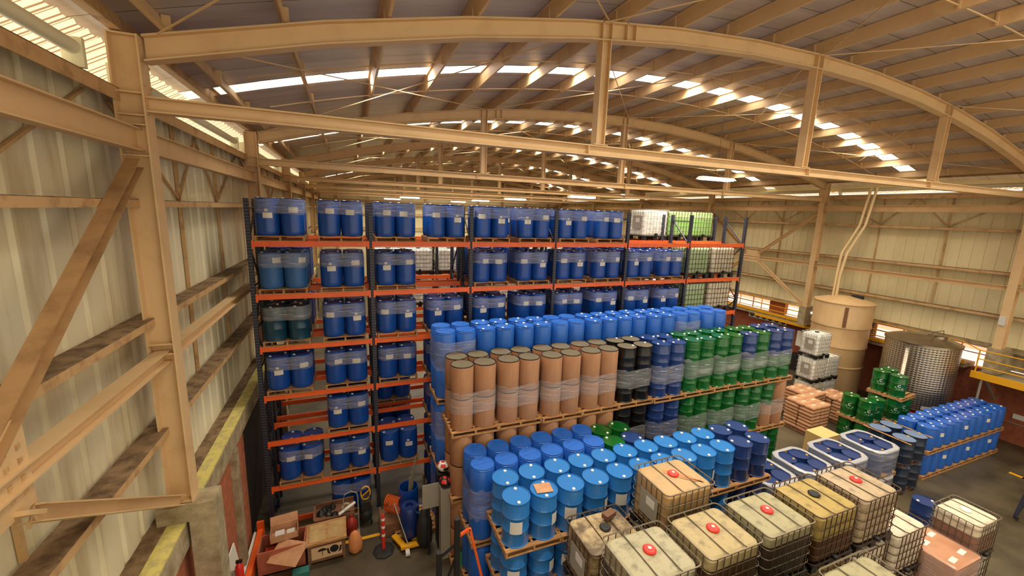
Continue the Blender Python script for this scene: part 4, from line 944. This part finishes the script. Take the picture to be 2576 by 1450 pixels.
for z, f in ((.0, .6), (.06, .95), (.22, 1.), (.4, .9), (.55, .55), (.6, .25)): rings.append([(.17*f*math.cos(a)*(1+.08*math.sin(3*a+z*9)), .12*f*math.sin(a)*(1+.1*math.cos(4*a)), z) for a in [2*PI*k/16 for k in range(16)]])
b.add([q for r_ in rings for q in r_], [(i*16+k, i*16+(k+1) % 16, (i+1)*16+(k+1) % 16, (i+1)*16+k) for i in range(5) for k in range(16)]+[tuple(80+k for k in range(16)), tuple(range(16))[::-1]])
tag(b.make('paper_bag', mat('tan_sack', (206, 130, 76), .8), loc=(-.12, 9.72, 0), smooth=60), 'crumpled tan paper bag leaning beside the marked crate', 'bag')
# red bottle trolley and compressor
t = tag(empty('hand_truck', (-.2, 10.35, 0)), 'grey wire frame trolley with a red bottle under the rack', 'trolley')
b = MB()
for s_ in (-.18, .18): b.tube([(s_, .1, .05), (s_, .1, 1.0)], .015, 6)
b.tube([(-.18, .1, 1.0), (-.15, .1, 1.15), (0, .1, 1.22), (.15, .1, 1.15), (.18, .1, 1.0)], .015, 6); b.tube([(-.18, .1, .5), (.18, .1, .5)], .012, 6); b.box(-.2, -.12, .02, .2, .12, .04); b.make('frame', GREY, t)
b = MB(); b.lathe([(.13, 0), (.14, .05), (.14, .35), (.08, .45), (.03, .5), (.03, .56)], 18, (0, -.02, .045)); b.make('red_bottle', REDP, t, smooth=40)
t = tag(empty('air_compressor', (.18, 10.75, 0)), 'black air compressor with yellow handle ring under the rack', 'compressor')
b = MB(); b.lathe([(.05, -.26), (.15, -.22), (.17, 0), (.15, .22), (.05, .26)], 18, (0, 0, 0), Matrix.Translation((0, 0, .3)) @ Matrix.Rotation(PI/2, 4, 'X')); b.make('tank', BLK, t, smooth=40)
b = MB(); b.box(-.12, -.2, .45, .12, .2, .72); b.make('motor', DKRUB, t)
b = MB(); b.tube([(.2*math.cos(a)*.6, -.12, .95+.2*math.sin(a)) for a in [2*PI*k/16 for k in range(16)]], .018, 6, True); b.tube([(-.1, -.12, .86), (.1, -.12, 1.02)], .018, 6); b.make('yellow_guard', YELM, t, smooth=50)
b = MB()
for x, y in ((-.13, -.18), (.13, -.18), (-.13, .18), (.13, .18)): b.lathe([(.03, 0), (.03, .15)], 8, (x, y, 0))
b.make('feet', DKRUB, t)
# bollard
t = tag(empty('delineator_post', (.55, 9.5, 0)), 'red and white delineator post on a black octagonal foot', 'bollard')
b = MB(); b.lathe([(.27, 0), (.27, .03), (.2, .07), (.06, .09)], 8); b.make('foot', DKRUB, t)
b = MB(); b.lathe([(.045, .08), (.04, 1.02), (.02, 1.06)], 14); b.make('post', RED, t, smooth=40)
for z in (.45, .68, .9):
    b = MB(); b.lathe([(.0465, z), (.0465, z+.07)], 14, cap=False); b.make('reflective_band', WHITE, t)
# orange hose coil
b = MB(); pts = []
for k in range(150): a = k/150*2*PI*9; pts.append((.72+.3*k/150+.1*math.cos(a), 10.5-.5*k/150+.16*math.cos(a), .62+.2*math.sin(a)+.18*k/150))
b.tube(pts, .014, 5); tag(b.make('hose_coil', HOSE, smooth=60), 'coiled orange air hose beside the blue barrel', 'hose')
b = MB(); b.box(.5, 9.95, 0, 1.05, 10.6, .35); b.box(.52, 9.97, .35, .56, 10.6, .45); tag(b.make('wooden_stand', WOODD), 'low wooden stand under the orange hose', 'stand')
# open barrels
t = tag(empty('open_barrel', (1.28, 10.25, 0)), 'tall blue open barrel holding steel rods', 'barrel')
b = MB(); b.lathe([(.24, 0), (.26, .1), (.27, .5), (.26, .95), (.25, 1.02), (.235, 1.02), (.23, .7)], 26, (0, 0, .14), cap=False); b.make('body', BLUE, t, smooth=40)
for k in range(5):
    b = MB(); b.tube([(.02*k-.05, .03*k-.05, .25), (.05*k+.02, .04*k-.1, 1.5+.12*k)], .014, 6); tag(b.make('steel_rod', GREY, loc=(1.28, 10.25, 0)), 'grey steel rod in the blue barrel, %s by height' % ORD[4-k], 'rod', 'steel rods in the blue barrel')
place('pal', (1.4, 10.2, .002), 'wooden pallet under the open blue barrel', 'clutter pallets')
b = MB(); b.lathe([(.2, 0), (.24, .08), (.25, .45), (.24, .8), (.2, .86), (.1, .86), (.09, .78)], 26); tag(b.make('cut_drum', mat('dark_blue_plastic', (16, 40, 96), .4), loc=(1.22, 9.62, .2), smooth=40), 'dark blue cut drum carried on the yellow pallet jack', 'barrel')
t = tag(empty('pallet_jack', (1.15, 9.45, 0)), 'yellow pallet jack with white wheel by the dark drum', 'pallet jack')
b = MB(); b.bar((-.32, .35, .12), (-.12, -.15, .16), .14, .05); b.bar((.2, .5, .12), (.16, 0, .16), .14, .05); b.box(-.2, -.22, .12, .25, -.1, .2); b.make('forks', YELM, t)
b = MB(); b.lathe([(.08, -.05), (.085, 0), (.08, .05)], 16, (0, 0, 0), Matrix.Translation((-.05, -.3, .085)) @ Matrix.Rotation(PI/2, 4, 'Y')); b.make('wheel', PAPER, t, smooth=40)
b = MB(); b.tube([(-.02, -.16, .2), (-.3, .3, 1.1)], .018, 6); b.make('handle', GREY, t)
# cabinet, panel, helmets
b = MB(); b.box(1.86, 8.75, 0, 2.2, 8.98, 1.95); tag(b.make('steel_locker', GREY), 'tall narrow grey steel cabinet with helmets on top', 'cabinet')
b = MB(); b.box(1.45, 8.98, 1.35, 1.86, 9.0, 2.0, None); tag(b.make('grey_board', GREY), 'grey steel panel fixed left of the narrow cabinet', 'panel')
b = MB(); b.tube([(1.62, 9.02, 0), (1.62, 9.02, 1.36)], .03, 6); tag(b.make('panel_post', BLK), 'thin post under the grey steel panel', 'post')
def helmet(x, y, z, lab, c1, c2, rz):
    t = tag(empty('helmet', (x, y, z), rz), lab, 'helmet', 'helmets on the cabinet')
    b = MB(); rings = []; n = 18
    for i in range(8):
        ph = -.75+i*(PI/2+.75)/7; rings.append([(.135*math.cos(ph)*math.cos(2*PI*k/n), .16*math.cos(ph)*math.sin(2*PI*k/n), .13+.13*math.sin(ph)) for k in range(n)])
    b.cur = 0; vs = [q for r_ in rings for q in r_]; b.add(vs, [(i*n+k, i*n+(k+1) % n, (i+1)*n+(k+1) % n, (i+1)*n+k) for i in range(7) for k in range(n)]); b.mi = [1 if (j//n in (3, 4) and (j % n) % 5 < 3) or j//n == 6 else 0 for j in range(len(b.f))]
    b.make('shell', [c1, c2], t, smooth=50)
    b = MB(); b.add([(.138*math.cos(a)*1.0, .164*math.sin(a), zz) for zz in (.09, .16) for a in [-PI/2-.7+1.4*k/6 for k in range(7)]], [(k, k+1, 8+k, 7+k) for k in range(6)]); b.make('visor', BLK, t)
helmet(1.98, 8.86, 1.952, 'black helmet with red and green stripes, lower one on the cabinet', BLK, RED, .2); helmet(2.02, 9.28, 2.1, 'white and red helmet behind the black one', WHITE, RED, .5)
b = MB(); b.box(1.86, 9.12, 0, 2.2, 9.44, 2.1); tag(b.make('steel_locker', BLK), 'black cabinet behind the grey one, carrying the white helmet', 'cabinet')
b = MB(); b.lathe([(.13, 0), (.2, .1), (.2, .6), (.1, .95), (.03, 1.0)], 10); tag(b.make('hanging_bag', DKRUB, loc=(1.55, 9.3, .1), smooth=50), 'dark bag hanging behind the grey panel', 'bag')
b = MB(); b.tube([(1.45+.12*math.cos(a), 9.35+.02*k/30, 1.10+.14*math.sin(a)) for k, a in enumerate([2*PI*k/15 for k in range(60)])], .015, 5); tag(b.make('rope_coil', mat('blue_rope', (40, 70, 110), .8)), 'coil of dark blue hose hung above the grey board', 'hose')
b = MB(); b.lathe([(.14, 0), (.18, .55), (.19, .56), (.17, .55), (.13, .02)], 20, cap=False); tag(b.make('waste_bin', mat('green_plastic', (50, 130, 84), .5), loc=(2.3, 8.42, 0), smooth=40), 'green plastic bin at the foot of the cabinet', 'bin')
t = tag(empty('small_rack', (1.42, 6.85, 0)), 'black and orange steel frame at the bottom edge by the drums', 'rack')
for x, h_ in ((0, 2.05), (.36, 2.7)):
    b = MB(); b.box(x-.05, -.05, 0, x+.05, .05, h_); b.make('post', BLK, t)
b = MB(); b.bar((0, 0, 1.9), (.36, 0, 2.15), .04, .04); b.bar((0, 0, .9), (.36, 0, 1.9), .04, .04); b.make('brace', BLK, t)
b = MB(); b.bar((.4, 0, 2.3), (.62, 0, 2.4), .05, .05); b.bar((.62, 0, 2.4), (.95, 0, .9), .05, .05); b.bar((.95, 0, 0), (.95, 0, .92), .05, .05); b.make('orange_bars', ORANGE, t)
# guard rail and boards along the left wall
b = MB(); b.box(-2.46, 9.3, 0, -2.34, 11.0, .3); b.box(-2.48, 10.95, 0, -2.32, 11.02, .5); tag(b.make('guard_rail', ORANGE), 'orange steel guard along the foot of the left wall', 'guard rail')
b = MB(); b.box(-2.56, 9.0, 0, -2.5, 11.0, .22); tag(b.make('white_board', WHITE), 'long white board on the floor against the left wall', 'board')
b = MB(); b.box(-.03, -.5, 0, 0, .5, 1.3, Matrix.Rotation(-.12, 4, 'Y')); tag(b.make('plaster_panel', WHITE, loc=(-2.42, 8.9, 0)), 'pale panel leaning against the left brick wall', 'panel')
t = tag(empty('fire_extinguisher', (-2.3, 8.55, 1.0)), 'red fire extinguisher at the bottom edge by the concrete pillar', 'fire extinguisher')
b = MB(); b.lathe([(.07, 0), (.075, .03), (.075, .38), (.04, .45), (.02, .47)], 16); b.make('cylinder', RED, t, smooth=40)
b = MB(); b.box(-.05, -.02, .47, .06, .02, .53); b.make('valve', BLK, t); b = MB(); b.box(-.34, -.03, .1, -.07, .03, .3); b.make('bracket', GREY, t)
b = MB(); b.box(-1.5, 9.3, 0, -1.15, 9.5, .16); tag(b.make('tool_case', mat('teal_case', (48, 112, 104), .5)), 'small teal tool case on the floor at the bottom edge', 'case')
# floor markings
for x0, y0, x1, y1, nm in ((-.45, 10.06, .65, 10.16, 1), (21.8, 5.2, 21.95, 5.6, 2), (21.8, 5.2, 24.0, 5.28, 3)):
    b = MB(); b.box(x0, y0, .001, x1, y1, .004); struct(b.make('trim_floor_line_%d' % nm, YELM))
# orange beam lying low in the rack front
b = MB(); b.box(-2.0, 11.35, .0, -1.0, 11.42, .13); b.box(-1.0, 11.35, .0, .1, 11.42, .13); tag(b.make('spare_beam', ORANGE), 'spare orange beam lying on the floor under the rack', 'beam')
# text on one drum
def text(body, size, loc, rot, M, parent=None, name='printed_word'):
    cu = bpy.data.curves.new(name, 'FONT'); cu.body = body; cu.size = size; cu.align_x = 'CENTER'; cu.extrude = .001; o = bpy.data.objects.new(name, cu); COL.objects.link(o); o.location = loc; o.rotation_euler = rot; cu.materials.append(M)
    me = bpy.data.meshes.new_from_object(o); q = bpy.data.objects.new(name, me); COL.objects.link(q); q.location = loc; q.rotation_euler = rot; q.parent = parent; bpy.data.objects.remove(o)
    return q
# ------------------------------------------------------------------ person at the right edge
def person(x, y, rz):
    t = tag(empty('person', (x, y, 0), rz), 'person in dark trousers and blue shirt walking out at the right edge', 'person')
    SKIN = mat('skin', (176, 122, 92), .6); TR = mat('dark_trousers', (34, 32, 48), .8); SH = mat('blue_shirt', (52, 76, 120), .8); HR = mat('black_hair', (22, 18, 16), .7)
    J = {'pel': (0, 0, .95, .15, .11), 'bel': (0, 0, 1.1, .145, .11), 'che': (0, -.02, 1.3, .17, .115), 'sho': (0, 0, 1.44, .1, .08), 'nek': (0, -.02, 1.52, .055, .055), 'hd0': (0, -.03, 1.6, .075, .09), 'hd1': (0, -.02, 1.68, .08, .098), 'hd2': (0, -.01, 1.76, .05, .06)}
    E = [('pel', 'bel'), ('bel', 'che'), ('che', 'sho'), ('sho', 'nek'), ('nek', 'hd0'), ('hd0', 'hd1'), ('hd1', 'hd2')]
    for s_, n_, f in ((-1, 'l', .22), (1, 'r', -.22)):
        J.update({'hip'+n_: (s_*.09, 0, .88, .1, .1), 'kne'+n_: (s_*.1, -f*.6, .49, .062, .065), 'ank'+n_: (s_*.1, -f*.9+.05, .1, .04, .045), 'toe'+n_: (s_*.11, -f*.9-.13, .04, .04, .03),
                  'sh'+n_: (s_*.19, 0, 1.42, .055, .055), 'elb'+n_: (s_*.25, f*.3, 1.14, .04, .042), 'wri'+n_: (s_*.25, f*.7-.05, .9, .026, .03), 'plm'+n_: (s_*.25, f*.8-.07, .84, .02, .04)})
        E += [('pel', 'hip'+n_), ('hip'+n_, 'kne'+n_), ('kne'+n_, 'ank'+n_), ('ank'+n_, 'toe'+n_), ('sho', 'sh'+n_), ('sh'+n_, 'elb'+n_), ('elb'+n_, 'wri'+n_), ('wri'+n_, 'plm'+n_)]
        for k in range(5):
            a = (k-2)*.016; ln = (.045, .075, .082, .076, .06)[k]
            J['fa%s%d' % (n_, k)] = (s_*.25-s_*(.02 if k == 0 else 0), f*.8-.07+a*1.2, .80 if k else .84, .009, .009); J['fb%s%d' % (n_, k)] = (s_*.235-s_*(.03 if k == 0 else 0), f*.8-.07+a*1.5, .80-ln, .008, .008)
            E += [('plm'+n_, 'fa%s%d' % (n_, k)), ('fa%s%d' % (n_, k), 'fb%s%d' % (n_, k))]
    ks = list(J); me = bpy.data.meshes.new('body'); me.from_pydata([J[k][:3] for k in ks], [(ks.index(a), ks.index(c)) for a, c in E], [])
    o = bpy.data.objects.new('body', me); COL.objects.link(o); o.parent = t
    mod = o.modifiers.new('skin', 'SKIN'); sv = me.skin_vertices[0].data
    for i, k in enumerate(ks): sv[i].radius = J[k][3:5]
    sv[0].use_root = True
    mod2 = o.modifiers.new('sub', 'SUBSURF'); mod2.levels = mod2.render_levels = 1; mod.use_smooth_shade = True
    for q in (SKIN, TR, SH, HR, BLK): me.materials.append(q)
    dg = bpy.context.evaluated_depsgraph_get(); nm = bpy.data.meshes.new_from_object(o.evaluated_get(dg)); o.modifiers.clear(); o.data = nm
    nm.materials.clear(); [nm.materials.append(q) for q in (SKIN, TR, SH, HR, BLK)]
    for pl in nm.polygons:
        c = pl.center; pl.material_index = 3 if c.z > 1.7 or (c.z > 1.6 and c.y > .02) else (0 if c.z > 1.49 else (4 if c.z < .1 else (1 if c.z < .98 and abs(c.x) < .21 else (0 if c.z < 1.12 and abs(c.x) > .21 else 2))))
    b = MB(); b.lathe([(.008, -.02), (.016, 0), (.006, .02)], 8, (0, -.125, 1.63)); b.make('nose', SKIN, o)
    for s_ in (-1, 1):
        b = MB(); b.lathe([(.004, -.008), (.011, 0), (.004, .008)], 8, (s_*.03, -.112, 1.66)); b.make('eye', BLK, o)
        b = MB(); b.lathe([(.008, -.03), (.014, 0), (.008, .03)], 8, (s_*.085, -.02, 1.64)); b.make('ear', SKIN, o)
    b = MB(); b.box(-.025, -.118, 1.585, .025, -.108, 1.592); b.make('mouth', RED, o)
person(18.55, 4.2, 1.3)
for o in [o for o in COL.objects if o.get('label') == 'blue plastic drum with white label, bottom shelf, second bay right pallet, front left']:
    text('TORSAN', .13, (-.0, -.27, .52), (PI/2, 0, 0), WHITE, o)
finish_protos()
